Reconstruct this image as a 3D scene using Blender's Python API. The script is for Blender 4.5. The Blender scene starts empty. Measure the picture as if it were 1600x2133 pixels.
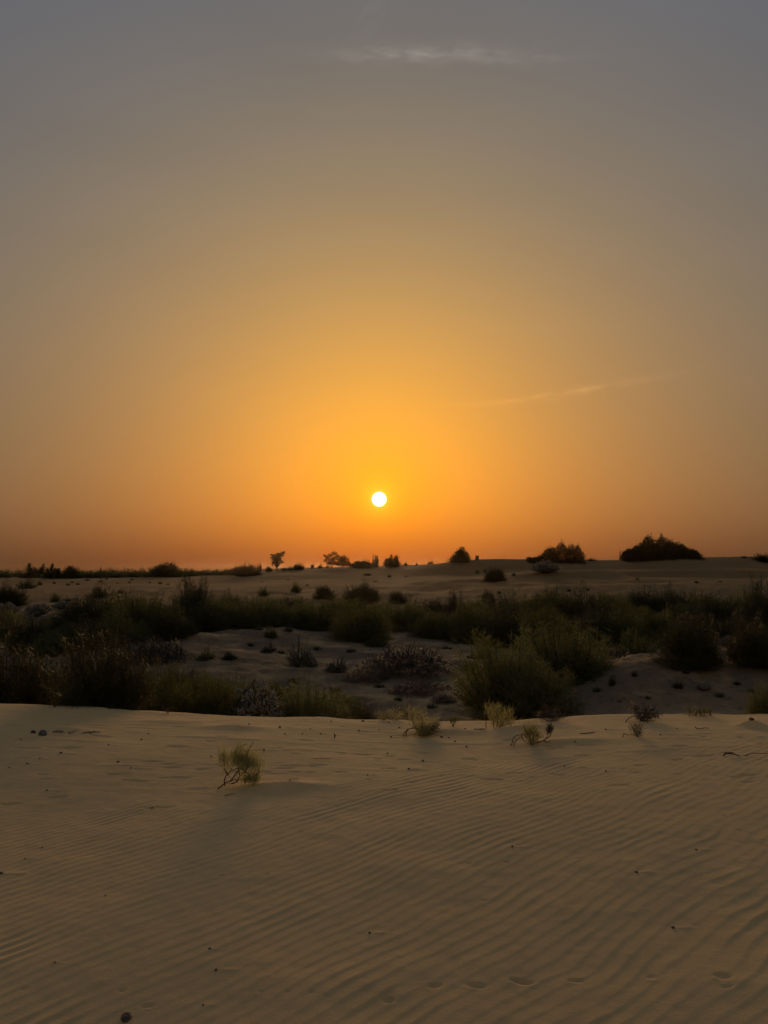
import bpy, math, random
import numpy as np

# ------------------------------------------------------------------ camera, sky, sun, exposure
sc = bpy.context.scene
COL = sc.collection
F, CX, CY = 1602.0, 800.0, 1066.5            # focal length and centre in photograph pixels
PITCH = math.atan(120.5 / F)                 # horizon at row 1187
CP, SP = math.cos(PITCH), math.sin(PITCH)

cam = bpy.data.cameras.new('camera'); cam_o = bpy.data.objects.new('camera', cam); COL.objects.link(cam_o)
cam.sensor_fit = 'VERTICAL'; cam.sensor_height = 24.0; cam.lens = F / 2133.0 * 24.0
cam.clip_start = 0.05; cam.clip_end = 20000
cam_o.location = (0, 0, 0); cam_o.rotation_euler = (math.pi / 2 + PITCH, 0, 0)
sc.camera = cam_o

sc.view_settings.view_transform = 'Standard'; sc.view_settings.look = 'None'
sc.view_settings.gamma = 1.0; sc.view_settings.use_curve_mapping = False
sc.view_settings.exposure = 0.0

SUN_EL, SUN_AZ = math.radians(5.25), math.atan2(-0.00624, 0.99579)
SUN_DIR = (math.sin(SUN_AZ) * math.cos(SUN_EL), math.cos(SUN_AZ) * math.cos(SUN_EL), math.sin(SUN_EL))
SUN_STRENGTH = 4.4
sun = bpy.data.lights.new('sun', 'SUN'); sun_o = bpy.data.objects.new('sun', sun); COL.objects.link(sun_o)
sun.energy = SUN_STRENGTH; sun.color = (1.0, 0.60, 0.28); sun.angle = math.radians(20.0)
sun_o.rotation_euler = (math.pi / 2 - SUN_EL, 0, math.pi - SUN_AZ)

world = bpy.data.worlds.new('World'); sc.world = world; world.use_nodes = True
WN = world.node_tree; WN.nodes.clear()


class G:
    """tiny expression helper for shader node trees"""
    def __init__(s, nt): s.nt = nt
    def n(s, t, **k):
        o = s.nt.nodes.new(t)
        for a, b in k.items(): setattr(o, a, b)
        return o
    def put(s, inp, v):
        if isinstance(v, bpy.types.NodeSocket): s.nt.links.new(v, inp)
        else: inp.default_value = v
    def m(s, op, a, b=None, c=None):
        o = s.n('ShaderNodeMath', operation=op)
        s.put(o.inputs[0], a)
        if b is not None: s.put(o.inputs[1], b)
        if c is not None: s.put(o.inputs[2], c)
        return o.outputs[0]
    def v(s, op, a, b=None, scale=None):
        o = s.n('ShaderNodeVectorMath', operation=op)
        s.put(o.inputs[0], a)
        if b is not None: s.put(o.inputs[1], b)
        if scale is not None: s.put(o.inputs['Scale'], scale)
        return o.outputs['Value'] if op in ('DOT_PRODUCT', 'LENGTH') else o.outputs['Vector']
    def mix(s, f, a, b):
        o = s.n('ShaderNodeMix', data_type='RGBA')
        s.put(o.inputs[0], f); s.put(o.inputs[6], a); s.put(o.inputs[7], b)
        return o.outputs[2]
    def noise(s, vec, scale, detail=4.0, rough=0.55, dist=0.0):
        o = s.n('ShaderNodeTexNoise')
        if vec is not None: s.put(o.inputs['Vector'], vec)
        s.put(o.inputs['Scale'], scale); s.put(o.inputs['Detail'], detail)
        s.put(o.inputs['Roughness'], rough); s.put(o.inputs['Distortion'], dist)
        return o.outputs['Fac']
    def ramp(s, f, lo, hi, smooth=True):
        o = s.n('ShaderNodeMapRange', interpolation_type='SMOOTHSTEP' if smooth else 'LINEAR')
        s.put(o.inputs[0], f); s.put(o.inputs[1], lo); s.put(o.inputs[2], hi)
        return o.outputs[0]


g = G(WN)
wd = g.v('NORMALIZE', g.n('ShaderNodeTexCoord').outputs['Generated'])
sepd = g.n('ShaderNodeSeparateXYZ'); WN.links.new(wd, sepd.inputs[0])
DEG = 180 / math.pi
ang = g.m('MULTIPLY', g.m('ARCCOSINE', g.m('MINIMUM', g.v('DOT_PRODUCT', wd, SUN_DIR), 0.9999999)), DEG)
elev = g.m('MAXIMUM', g.m('MULTIPLY', g.m('ARCSINE', sepd.outputs[2]), DEG), 0.0)
azim = g.m('MULTIPLY', g.m('ARCTAN2', sepd.outputs[0], sepd.outputs[1]), DEG)
def wexp(x, s): return g.m('EXPONENT', g.m('MULTIPLY', x, -1.0 / s))
def wrise(x, s): return g.m('SUBTRACT', 1.0, wexp(x, s))
h3, h6, h9, h20, h25 = wrise(elev, 3), wexp(elev, 6), wrise(elev, 9), wrise(elev, 20), wrise(elev, 25)
e1, e14, e18, e25, e35 = wexp(ang, 1.1), wexp(ang, 14), wexp(ang, 18), wexp(ang, 25), wexp(ang, 35)
mul = lambda a, b: g.m('MULTIPLY', a, b)
# dusty air: forward-scattered glow round the low sun, reddened towards the horizon
floor_ = mul(wrise(ang, 80), g.m('MULTIPLY_ADD', h6, -0.45, 1.0))
terms = [
    (floor_, (0.150, 0.152, 0.030)), (e14, (0.17, 0, 0)), (mul(e14, h3), (0.0525, 0, 0)), (mul(e14, h9), (0.309, 0, 0)), (e18, (0.350, 0, 0)),
    (mul(e18, h3), (0.121, 0, 0)), (e1, (0.1, 0.106, 0)), (mul(e1, h9), (0, 0.26, 0)), (mul(e14, h25), (0, 0.306, 0)), (mul(e18, h25), (0, 0.018, 0)),
    (wexp(ang, 0.4), (0.4, 0.5, 0.1)), (mul(mul(ang, 1 / 9.0), wexp(ang, 9)), (0.09, 0.045, 0.0)), (mul(e25, h9), (0, 0.244, 0)), (e35, (0, 0.046, 0)),
]
sky = None
for s_, c_ in terms:
    o_ = g.v('SCALE', c_, scale=s_)
    sky = o_ if sky is None else g.v('ADD', sky, o_)
blue = mul(g.m('MULTIPLY_ADD', h20, 0.185, 0.016), g.m('MULTIPLY_ADD', wexp(ang, 11), -0.97, 1.0))
blue = mul(blue, g.m('MULTIPLY_ADD', wexp(ang, 60), 0.45, 0.62))
sky = g.v('ADD', sky, g.v('SCALE', (0, 0, 1), scale=blue))
nish = g.n('ShaderNodeTexSky', sky_type='NISHITA'); nish.sun_disc = False
nish.sun_elevation = SUN_EL; nish.sun_rotation = SUN_AZ
nish.air_density = 1.0; nish.dust_density = 5.0; nish.ozone_density = 1.0
sky = g.v('ADD', sky, g.v('MULTIPLY', nish.outputs[0], (0.008, 0.0056, 0.0008)))
sky = g.v('MULTIPLY', sky, g.v('ADD', (1, 1, 1), g.v('SCALE', (-0.20, -0.12, -0.03), scale=g.ramp(elev, 13.0, 42.0))))
dusk = wexp(elev, 1.6)
sky = g.v('MULTIPLY', sky, g.v('ADD', (1, 1, 1), g.v('SCALE', (-0.34, -0.28, -0.15), scale=dusk)))
# thin cirrus: two streaks and a faint veil
def cvec(a, e):
    o = g.n('ShaderNodeCombineXYZ'); g.put(o.inputs[0], a); g.put(o.inputs[1], e); return o.outputs[0]
def streak(a0, e0, tilt, sa, se, amp, seed):
    da = g.m('SUBTRACT', azim, a0)
    de = g.m('SUBTRACT', g.m('SUBTRACT', elev, e0), mul(da, tilt))
    wob = g.m('SUBTRACT', g.noise(cvec(mul(da, 0.25), seed), 1.0, 3), 0.5)
    de = g.m('MULTIPLY_ADD', wob, se * 2.0, de)
    q = g.m('ADD', g.m('POWER', g.m('ABSOLUTE', g.m('DIVIDE', da, sa)), 2.0), g.m('POWER', g.m('ABSOLUTE', g.m('DIVIDE', de, se)), 1.5))
    br = g.noise(cvec(mul(azim, 0.5), g.m('MULTIPLY_ADD', de, 2.2, seed)), 1.0, 4)
    return mul(mul(wexp(q, 1.0), g.ramp(br, 0.25, 0.8)), amp)
cl = g.m('ADD', streak(2.6, 35.0, 0.0, 6.0, 0.42, 0.60, 3.0), streak(8.5, 34.6, -0.10, 6.5, 0.34, 0.30, 8.0))
cl = g.m('ADD', cl, streak(14.6, 12.9, 0.10, 5.2, 0.22, 0.30, 17.0))
cl = g.m('ADD', cl, streak(9.0, 12.3, 0.02, 5.0, 0.16, 0.10, 23.0))
cl = g.m('ADD', cl, streak(-0.5, 37.6, 0.35, 2.0, 1.3, 0.10, 31.0))
cl = g.m('ADD', cl, streak(-3.0, 31.8, 0.0, 6.0, 0.4, 0.06, 37.0))
veil = g.m('SUBTRACT', g.noise(cvec(mul(azim, 0.035), mul(elev, 0.16)), 1.0, 5, 0.5, 0.3), 0.5)
cl = g.m('ADD', cl, mul(mul(veil, h25), 0.20))
sky = g.v('ADD', sky, g.v('MULTIPLY', g.v('SCALE', sky, scale=cl), (1.0, 1.0, 1.05)))
disc = g.m('SUBTRACT', 1.0, g.ramp(ang, 0.44, 0.57))
sky = g.v('ADD', sky, g.v('SCALE', (5.0, 4.4, 3.0), scale=disc))
bg = g.n('ShaderNodeBackground'); WN.links.new(sky, bg.inputs[0]); bg.inputs[1].default_value = 1.0
wo = g.n('ShaderNodeOutputWorld'); WN.links.new(bg.outputs[0], wo.inputs[0])
try:
    world.cycles.sampling_method = 'MANUAL'; world.cycles.sample_map_resolution = 2048
except Exception: pass

# ------------------------------------------------------------------ helpers
def ray(px, py):
    cx, cy = (px - CX) / F, (CY - py) / F
    y = CP - SP * cy
    return cx / y, (SP + CP * cy) / y            # X/Y and Z/Y along the ray

def slope(py): return ray(CX, py)[1]

def hash2(ix, iy, seed):
    h = (ix.astype(np.int64) * 374761393 + iy.astype(np.int64) * 668265263 + seed * 974711) & 0x7fffffff
    h = ((h ^ (h >> 13)) * 1274126177) & 0x7fffffff
    return ((h ^ (h >> 16)) & 0xffff) / 32767.5 - 1.0
def vnoise(x, y, seed=0):
    ix, iy = np.floor(x), np.floor(y); fx, fy = x - ix, y - iy
    fx = fx * fx * fx * (fx * (fx * 6 - 15) + 10); fy = fy * fy * fy * (fy * (fy * 6 - 15) + 10)
    a, b = hash2(ix, iy, seed), hash2(ix + 1, iy, seed)
    c, d = hash2(ix, iy + 1, seed), hash2(ix + 1, iy + 1, seed)
    return (a + (b - a) * fx) * (1 - fy) + (c + (d - c) * fx) * fy
def fbm(x, y, seed=0, o=4, gain=0.5):
    s, a = 0.0, 1.0
    for k in range(o):
        s = s + a * vnoise(x + 17.3 * k, y - 9.1 * k, seed + k); x, y = x * 2.03, y * 2.03; a *= gain
    return s
def sstep(x, a, b):
    t = np.clip((x - a) / (b - a), 0, 1); return t * t * (3 - 2 * t)

def pchip_d(x, y):
    """monotone tangents; y shape (n, m)"""
    h = np.diff(x)[:, None]; d = np.diff(y, axis=0) / h
    t = np.zeros_like(y); t[0], t[-1] = d[0], d[-1]
    w1, w2 = 2 * h[1:] + h[:-1], h[1:] + 2 * h[:-1]
    with np.errstate(divide='ignore', invalid='ignore'):
        hm = (w1 + w2) / (w1 / d[:-1] + w2 / d[1:])
    t[1:-1] = np.where(d[:-1] * d[1:] > 0, np.nan_to_num(hm), 0.0)
    return t
def hermite(t, h, y0, y1, m0, m1):
    t2, t3 = t * t, t * t * t
    return (2 * t3 - 3 * t2 + 1) * y0 + (t3 - 2 * t2 + t) * h * m0 + (-2 * t3 + 3 * t2) * y1 + (t3 - t2) * h * m1

# ------------------------------------------------------------------ terrain (heights relative to the eye)
PXC = np.array([-900, -300, 0, 200, 400, 600, 800, 900, 960, 1050, 1150, 1250, 1330, 1400, 1440, 1520, 1570, 1600, 1900, 2500.])
UC = (PXC - CX) / F
def row(v16):
    v = np.array(v16, float); return np.concatenate([[v[0], v[0]], v, [v[-1], v[-1]]])
def prow(Y, py16): return row([slope(p) * Y for p in py16])
crest = [1471, 1479, 1487, 1493, 1501, 1503, 1503, 1502, 1497, 1493, 1491, 1490, 1490, 1490, 1490, 1490]
crs = np.array([slope(p) for p in crest])
ST = [
    (-60, row([-2.0] * 16)), (0, row([-1.80] * 16)), (2, row([-1.71] * 16)), (3.5, row([-1.63] * 16)), (5.5, row([-1.55] * 16)),
    (7.0, row(crs * 8.5 + np.linspace(0.035, 0.05, 16))), (8.5, row(crs * 8.5)), (9.5, row(crs * 9.5 - 0.09)), (11, row(crs * 11 - 0.30)),
    (14, row([-2.75, -2.75, -2.8, -2.85, -2.88, -2.9, -2.9, -2.85, -2.8, -2.72, -2.64, -2.62, -2.62, -2.62, -2.62, -2.62])),
    (17.5, row([-2.8, -2.8, -2.8, -2.88, -2.92, -2.93, -2.9, -2.85, -2.7, -2.35, -2.15, -2.14, -2.13, -2.13, -2.13, -2.13])),
    (20, row([-2.75, -2.7, -2.65, -2.8, -2.9, -2.9, -2.88, -2.85, -2.7, -2.5, -2.3, -2.25, -2.22, -2.2, -2.2, -2.2])),
    (24, row([-2.5, -2.4, -2.32, -2.6, -2.82, -2.85, -2.85, -2.85, -2.8, -2.8, -2.8, -2.75, -2.75, -2.7, -2.7, -2.7])),
    (30, row([-2.3, -2.3, -2.25, -2.35, -2.65, -2.75, -2.75, -2.75, -2.75, -2.8, -2.8, -2.8, -2.8, -2.75, -2.75, -2.75])),
    (36, row([-2.1, -2.15, -2.15, -2.3, -2.5, -2.6, -2.6, -2.6, -2.6, -2.6, -2.6, -2.6, -2.6, -2.6, -2.6, -2.6])),
    (44, row([-1.95, -1.95, -1.95, -2.0, -2.15, -2.2, -2.15, -2.05, -1.95, -1.95, -1.9, -1.9, -1.9, -1.9, -1.9, -1.9])),
    (53, row([-1.75, -1.75, -1.75, -1.75, -1.8, -1.75, -1.6, -1.25, -1.00, -0.93, -0.90, -0.88, -0.88, -0.88, -0.88, -0.88])),
    (57, row([-1.65, -1.65, -1.65, -1.65, -1.6, -1.5, -1.4, -1.15, -1.05, -1.02, -1.05, -1.05, -1.05, -1.05, -1.05, -1.05])),
    (63, row([-1.6, -1.6, -1.6, -1.45, -1.35, -0.98, -0.84, -0.80, -0.76, -0.76, -0.76, -0.78, -0.78, -0.78, -0.78, -0.78])),
    (66.5, row([-1.55, -1.52, -1.5, -1.3, -1.2, -0.80, -0.70, -0.42, -0.10, -0.02, -0.72, -0.78, -0.78, -0.78, -0.78, -0.78])),
    (70, row([-1.5, -1.45, -1.45, -1.2, -1.1, -0.80, -0.74, -0.46, -0.18, -0.14, -0.74, -0.76, -0.76, -0.76, -0.76, -0.76])),
    (73, row([-1.45, -1.42, -1.4, -1.1, -1.0, -0.72, -0.66, -0.42, -0.20, -0.16, -0.06, -0.04, -0.03, -0.03, -0.03, -0.03])),
    (79, row([-1.35, -1.35, -1.3, -0.9, -0.75, -0.60, -0.50, -0.25, -0.05, -0.02, 0.02, 0.06, 0.08, 0.08, 0.08, 0.05])),
    (88, prow(88, [1207, 1206, 1205, 1196, 1192, 1176, 1167, 1163.5, 1165, 1167, 1165.5, 1161, 1160, 1160.5, 1161, 1167])),
    (98, prow(98, [1205, 1203, 1201, 1188, 1184, 1176, 1171, 1170, 1172, 1173, 1173, 1170, 1170, 1170, 1172, 1174])),
    (112, prow(112, [1200, 1199, 1198, 1183.5, 1179.5, 1177, 1178, 1179, 1180, 1180, 1180, 1180, 1180, 1180, 1180, 1180])),
    (150, prow(150, [1196, 1196, 1194.5, 1187, 1185, 1184] + [1184] * 10)),
    (300, row([-1.0] * 16)), (700, row([-2.0] * 16)), (2500, row([-3.0] * 16)), (4000, row([-4.0] * 16)),
]
SY = np.array([s[0] for s in ST], float); SZ = np.array([s[1] for s in ST])
SU_D = pchip_d(UC, SZ.T)                     # tangents across u, per station

def stations_at(u, ks):
    i = np.clip(np.searchsorted(UC, u) - 1, 0, len(UC) - 2); h = UC[i + 1] - UC[i]; t = np.clip((u - UC[i]) / h, 0, 1)
    return np.array([hermite(t, h, SZ[k][i], SZ[k][i + 1], SU_D[i, k], SU_D[i + 1, k]) for k in ks])

def base_row(X, Y):
    u = X / max(Y, 3.0)
    k = int(np.clip(np.searchsorted(SY, Y) - 1, 0, len(SY) - 2))
    lo, hi = max(0, k - 1), min(len(SY) - 1, k + 2)
    Z = stations_at(u, range(lo, hi + 1)); xs = SY[lo:hi + 1]; D = pchip_d(xs, Z); j = k - lo
    h = xs[j + 1] - xs[j]
    z = hermite((Y - xs[j]) / h, h, Z[j], Z[j + 1], D[j], D[j + 1])
    return z

# dents, mounds and wind tails, filled in below: (x, y, rx, ry, angle, height)
BUMPS = []
def relief_row(X, Y, fine=True):
    y = np.zeros_like(X) + Y
    z = np.zeros_like(X)
    near = sstep(y, -4, 2) * (1 - sstep(y, 8.8, 12))
    mid = sstep(y, 10, 15) * (1 - sstep(y, 55, 75))
    far = sstep(y, 45, 80) * (1 - sstep(y, 120, 300))
    if near.max() > 0:
        z += near * (0.008 * fbm(X * 0.8, y * 0.8, 3, 3) + 0.004 * fbm(X * 3.1, y * 3.1, 5, 2) + 0.022 * sstep(y, 7.2, 8.6) * fbm(X * 0.9, y * 0.6, 67, 3))
        if fine and y.max() > 1.2:
            # wind ripples, crests running to the upper right
            wx = 0.055 * fbm(X * 0.9, y * 0.9, 11, 2) + (0.005 + 0.009 * sstep(X, -0.2, 1.2)) * fbm(X * 4.2, y * 4.2, 13, 2)
            q = X * 0.682 - y * 0.731 + wx
            ph = np.log(np.maximum(0.057 + 0.0050 * (q + 5.0), 0.03)) / 0.0050 + 0.55 * fbm(X * 1.6 - y * 0.3, y * 1.1, 15, 2) * sstep(X, -0.4, 1.2)
            fr = ph - np.floor(ph)
            prof = np.where(fr < 0.76, (fr / 0.76) ** 1.25, (1 - fr) / 0.24)
            prof = prof - 0.45
            patch = 0.60 + 0.75 * fbm(X * 0.8 + 0.5 * y, y * 0.6, 19, 3)
            patch = np.clip(patch, 0.48, 1.25)
            seg = 0.75 + 0.45 * vnoise(X * 2.4 + y * 2.0, (X * 0.682 - y * 0.731) * 10.5, 23)
            edge = 5.6 + 0.55 * X * 0.5 + 0.35 * vnoise(X * 0.9, y * 0.2, 29)
            amp = 0.0050 * patch * seg * (1 - 0.85 * sstep(y, edge - 0.7, edge + 1.3))
            # a few ripples grow into little ridges
            big = np.clip(vnoise(X * 1.5 + y * 1.3, q * 3.3, 31) - 0.45, 0, 1) * 2.2
            amp = amp * (1 + 1.7 * big)
            z += near * prof * amp
            # flat wind-scour steps on the smoother sand towards the crest
            st = fbm(X * 1.3, y * 7.0, 37, 3)
            z += near * 0.006 * np.clip(st - 0.25, 0, 1) * sstep(y, edge - 0.5, edge + 1.0)
            z += near * 0.0012 * fbm(X * 14, y * 14, 41, 2)
    if mid.max() > 0:
        z += mid * (0.14 * fbm(X * 0.28, y * 0.28, 43, 4) + 0.05 * np.abs(fbm(X * 1.3, y * 1.3, 47, 3)))
        if fine: z += mid * 0.018 * fbm(X * 4.5, y * 4.5, 53, 3)
    if far.max() > 0:
        z += far * (0.09 * fbm(X * 0.09, y * 0.13, 59, 3) + 0.03 * fbm(X * 0.5, y * 0.6, 61, 2))
    return z

def bump_row(X, Y):
    z = np.zeros_like(X)
    for (bx, by, rx, ry, a, hgt) in BUMPS:
        r = max(rx, ry) * 2.6
        if abs(Y - by) > r: continue
        m = np.abs(X - bx) < r
        if not m.any(): continue
        dx, dy = X[m] - bx, Y - by; ca, sa = math.cos(a), math.sin(a)
        p, q = (dx * ca + dy * sa) / rx, (-dx * sa + dy * ca) / ry
        d2 = p * p + q * q
        if hgt < 0:       # dent with a raised rim
            d2 = d2 * (1 + 0.35 * vnoise(X[m] * 40 + bx * 7, np.full_like(X[m], Y * 40), 71)); z[m] += hgt * np.exp(-d2 * np.abs(d2) * 1.2) * (1 + 0.35 * q) - 0.09 * hgt * np.exp(-((np.sqrt(np.abs(d2)) - 1.5) / 0.45) ** 2) * np.clip(0.4 - q, 0, 1)
        else: z[m] += hgt * np.exp(-d2)
    return z

def heights(X, Y):
    """coarse ground height at many points at once"""
    u = X / np.maximum(Y, 3.0); Z = stations_at(u, range(len(SY))); D = pchip_d(SY, Z)
    k = np.clip(np.searchsorted(SY, Y) - 1, 0, len(SY) - 2); c = np.arange(len(X)); h = SY[k + 1] - SY[k]
    return hermite((Y - SY[k]) / h, h, Z[k, c], Z[k + 1, c], D[k, c], D[k + 1, c]) + relief_row(X, Y, False)
def height(x, y, fine=False):
    X = np.array([float(x)])
    return float((base_row(X, float(y)) + relief_row(X, float(y), fine) + bump_row(X, float(y)))[0])
YS = np.exp(np.arange(math.log(2.2), math.log(400), 0.006))
def ground_at(px, py):
    """where the ray through a picture point meets the ground; the skyline if it passes above"""
    u, s = ray(px, py); d = s - heights(u * YS, YS) / YS
    i = int(np.argmax(d <= 0))
    if d[i] > 0: Y = YS[int(np.argmin(np.where(YS > 60, d, 9.0)))]
    elif i == 0: Y = YS[0]
    else: t = d[i - 1] / (d[i - 1] - d[i]); Y = YS[i - 1] + t * (YS[i] - YS[i - 1])
    return u * Y, float(Y), height(u * Y, Y)

# pebbles (pixel x, y, width) -------------------------------------------------
PEBBLES_CREST = [(127, 1569, 6), (83, 1580, 5), (57, 1591, 5), (19, 1600, 4), (246, 1588, 6), (273, 1600, 5), (226, 1552, 4), (295, 1541, 5),
    (440, 1576, 4), (44, 1541, 4), (309, 1529, 4), (550, 1563, 6), (583, 1516, 7), (519, 1509, 5), (594, 1529, 4), (630, 1529, 4),
    (748, 1523, 5), (790, 1521, 4), (810, 1505, 5), (756, 1503, 7), (668, 1529, 4), (646, 1519, 4), (815, 1536, 6), (832, 1517, 5), (920, 1536, 6),
    (935, 1537, 5), (948, 1545, 5), (881, 1586, 6), (852, 1603, 6), (807, 1570, 5), (972, 1556, 5), (969, 1521, 6), (1262, 1520, 5), (1198, 1550, 5),
    (1376, 1531, 5), (1176, 1598, 4), (990, 1524, 5), (1262, 1607, 5), (1410, 1518, 4), (690, 1503, 4)]
PEBBLES_RIPPLE = [(98, 1647, 5), (317, 1681, 5), (52, 1789, 4), (3, 1820, 9), (88, 1765, 4), (766, 1615, 5), (604, 1640, 4), (1067, 1764, 6),
    (437, 1977, 6), (450, 2021, 8), (114, 2006, 5), (770, 1944, 6), (1402, 1933, 8), (1326, 1817, 8), (1450, 1770, 6), (220, 1866, 4), (423, 2094, 5)]
TRACKS = [(310, 2095, 34), (810, 2083, 40), (907, 2053, 32), (992, 2053, 36), (1085, 2045, 42), (1200, 2043, 34), (1357, 2035, 32), (1505, 2033, 40), (1515, 2055, 26),
    (195, 1841, 9), (232, 1840, 9), (297, 1833, 14), (415, 1825, 15), (462, 1824, 17), (517, 1821, 10), (557, 1821, 17), (772, 1809, 14), (977, 1798, 16),
    (1055, 1795, 18), (1207, 1788, 18), (1450, 1770, 16), (565, 1888, 18), (545, 2065, 20), (600, 2064, 18), (650, 2066, 20), (682, 2073, 24), (255, 2063, 24), (50, 2060, 18),
    (1398, 1531, 14), (1436, 1532, 16), (1465, 1535, 20), (1507, 1534, 16), (1542, 1536, 20), (1586, 1536, 20), (1400, 1517, 14), (1540, 1645, 14), 
    (1540, 1729, 22), (1510, 1698, 14), (1010, 1876, 18), (1650, 2030, 30), (1140, 1555, 20), (690, 1600, 12), (735, 1590, 10)]
pts = []
for (px, py, w_) in TRACKS:
    x_, y_, z_ = ground_at(px, py); L = 0.62 * w_ * y_ / F
    pts.append((x_, y_, L * (0.65 + 0.25 * math.sin(px * 3.1)), L * (0.32 + 0.08 * math.sin(px * 1.7)), 0.25 * math.sin(px), -min(0.013, 0.24 * L) * (0.8 + 0.3 * math.sin(px * 2.3))))
rs = np.random.default_rng(5)
for (px, py, w_) in ((815, 1645, 34), (1290, 1635, 50), (1410, 1582, 24), (1220, 1553, 40), (1150, 1560, 60), (330, 1682, 60), (120, 1660, 40), (20, 1675, 40), (480, 1595, 50)):
    x_, y_, z_ = ground_at(px, py); L = 0.5 * w_ * y_ / F
    pts.append((x_, y_, L, 0.022, 0.1, -0.012))
for _ in range(110):          # short wind-scoured steps on the smooth sand near the crest
    px, py = rs.uniform(-60, 1660), 1500 + 130 * rs.random() ** 0.8
    x_, y_, z_ = ground_at(px, py); L = rs.uniform(8, 26) * y_ / F
    pts.append((x_, y_, L, L * 0.22 + 0.008, rs.normal(0.08, 0.12), -rs.uniform(0.004, 0.010)))
PEB = []
for grp, lst in ((0, PEBBLES_CREST), (1, PEBBLES_RIPPLE)):
    for (px, py, w_) in lst:
        x_, y_, z_ = ground_at(px, py); d = 0.85 * w_ * y_ / F
        PEB.append((grp, x_, y_, d))
        pts.append((x_ + 3.2 * d, y_ + 0.2 * d, 3.4 * d, 0.8 * d, 0.05, 0.22 * d))
def mound(px, py, w_, h_, ry=0.5, ang_=0.0):
    x_, y_, z_ = ground_at(px, py); k_ = y_ / F
    pts.append((x_, y_ + 0.1, w_ * k_ / 2, w_ * k_ / 2 * ry, ang_, h_ * k_))
mound(1576, 1517, 60, 13, 0.8); mound(580, 1650, 190, 13, 0.35, 0.1); mound(930, 1530, 150, 8, 0.35); mound(1100, 1520, 110, 8, 0.4)
mound(1180, 1550, 190, 7, 0.3); mound(130, 1526, 120, 8, 0.5); mound(480, 1520, 120, 7, 0.4); mound(330, 1508, 160, 5, 0.4)
BUMPS.extend(pts)

def build_ground():
    s = np.linspace(-1, 1, 960); U = 0.60 * s + 0.75 * s ** 5
    ys = list(-60 + 60 * np.linspace(0, 1, 10)[:-1]) + list(np.linspace(0, 2.3, 24)[:-1])
    Y = 2.3
    while Y < 1400:
        ys.append(Y)
        Y += 0.0082 if Y < 6.8 else 0.012 if Y < 9.2 else Y * 0.0085 if Y < 40 else Y * 0.010 if Y < 140 else Y * 0.12
    nr, nc = len(ys), len(U)
    V = np.zeros((nr, nc, 3), np.float32)
    for r, Y in enumerate(ys):
        X = U * (abs(Y) + 2.5)
        V[r, :, 0], V[r, :, 1] = X, Y
        V[r, :, 2] = base_row(X, Y) + relief_row(X, Y) + bump_row(X, Y)
    i = np.arange(nr * nc).reshape(nr, nc)
    q = np.stack([i[:-1, :-1], i[:-1, 1:], i[1:, 1:], i[1:, :-1]], -1).reshape(-1, 4)
    return make_mesh('ground', V.reshape(-1, 3), q, smooth=True)

def make_mesh(name, v, q, smooth=False):
    me = bpy.data.meshes.new(name)
    v = np.asarray(v, np.float32); q = np.asarray(q, np.int32); k = q.shape[1]
    me.vertices.add(len(v)); me.vertices.foreach_set('co', v.ravel())
    me.loops.add(q.size); me.loops.foreach_set('vertex_index', q.ravel())
    me.polygons.add(len(q)); me.polygons.foreach_set('loop_start', np.arange(0, q.size, k, dtype=np.int32))
    if smooth: me.polygons.foreach_set('use_smooth', np.ones(len(q), bool))
    me.update(calc_edges=True); return me

# ------------------------------------------------------------------ materials
def new_mat(name):
    m = bpy.data.materials.new(name); m.use_nodes = True
    return m, G(m.node_tree), m.node_tree.nodes['Principled BSDF']

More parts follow.
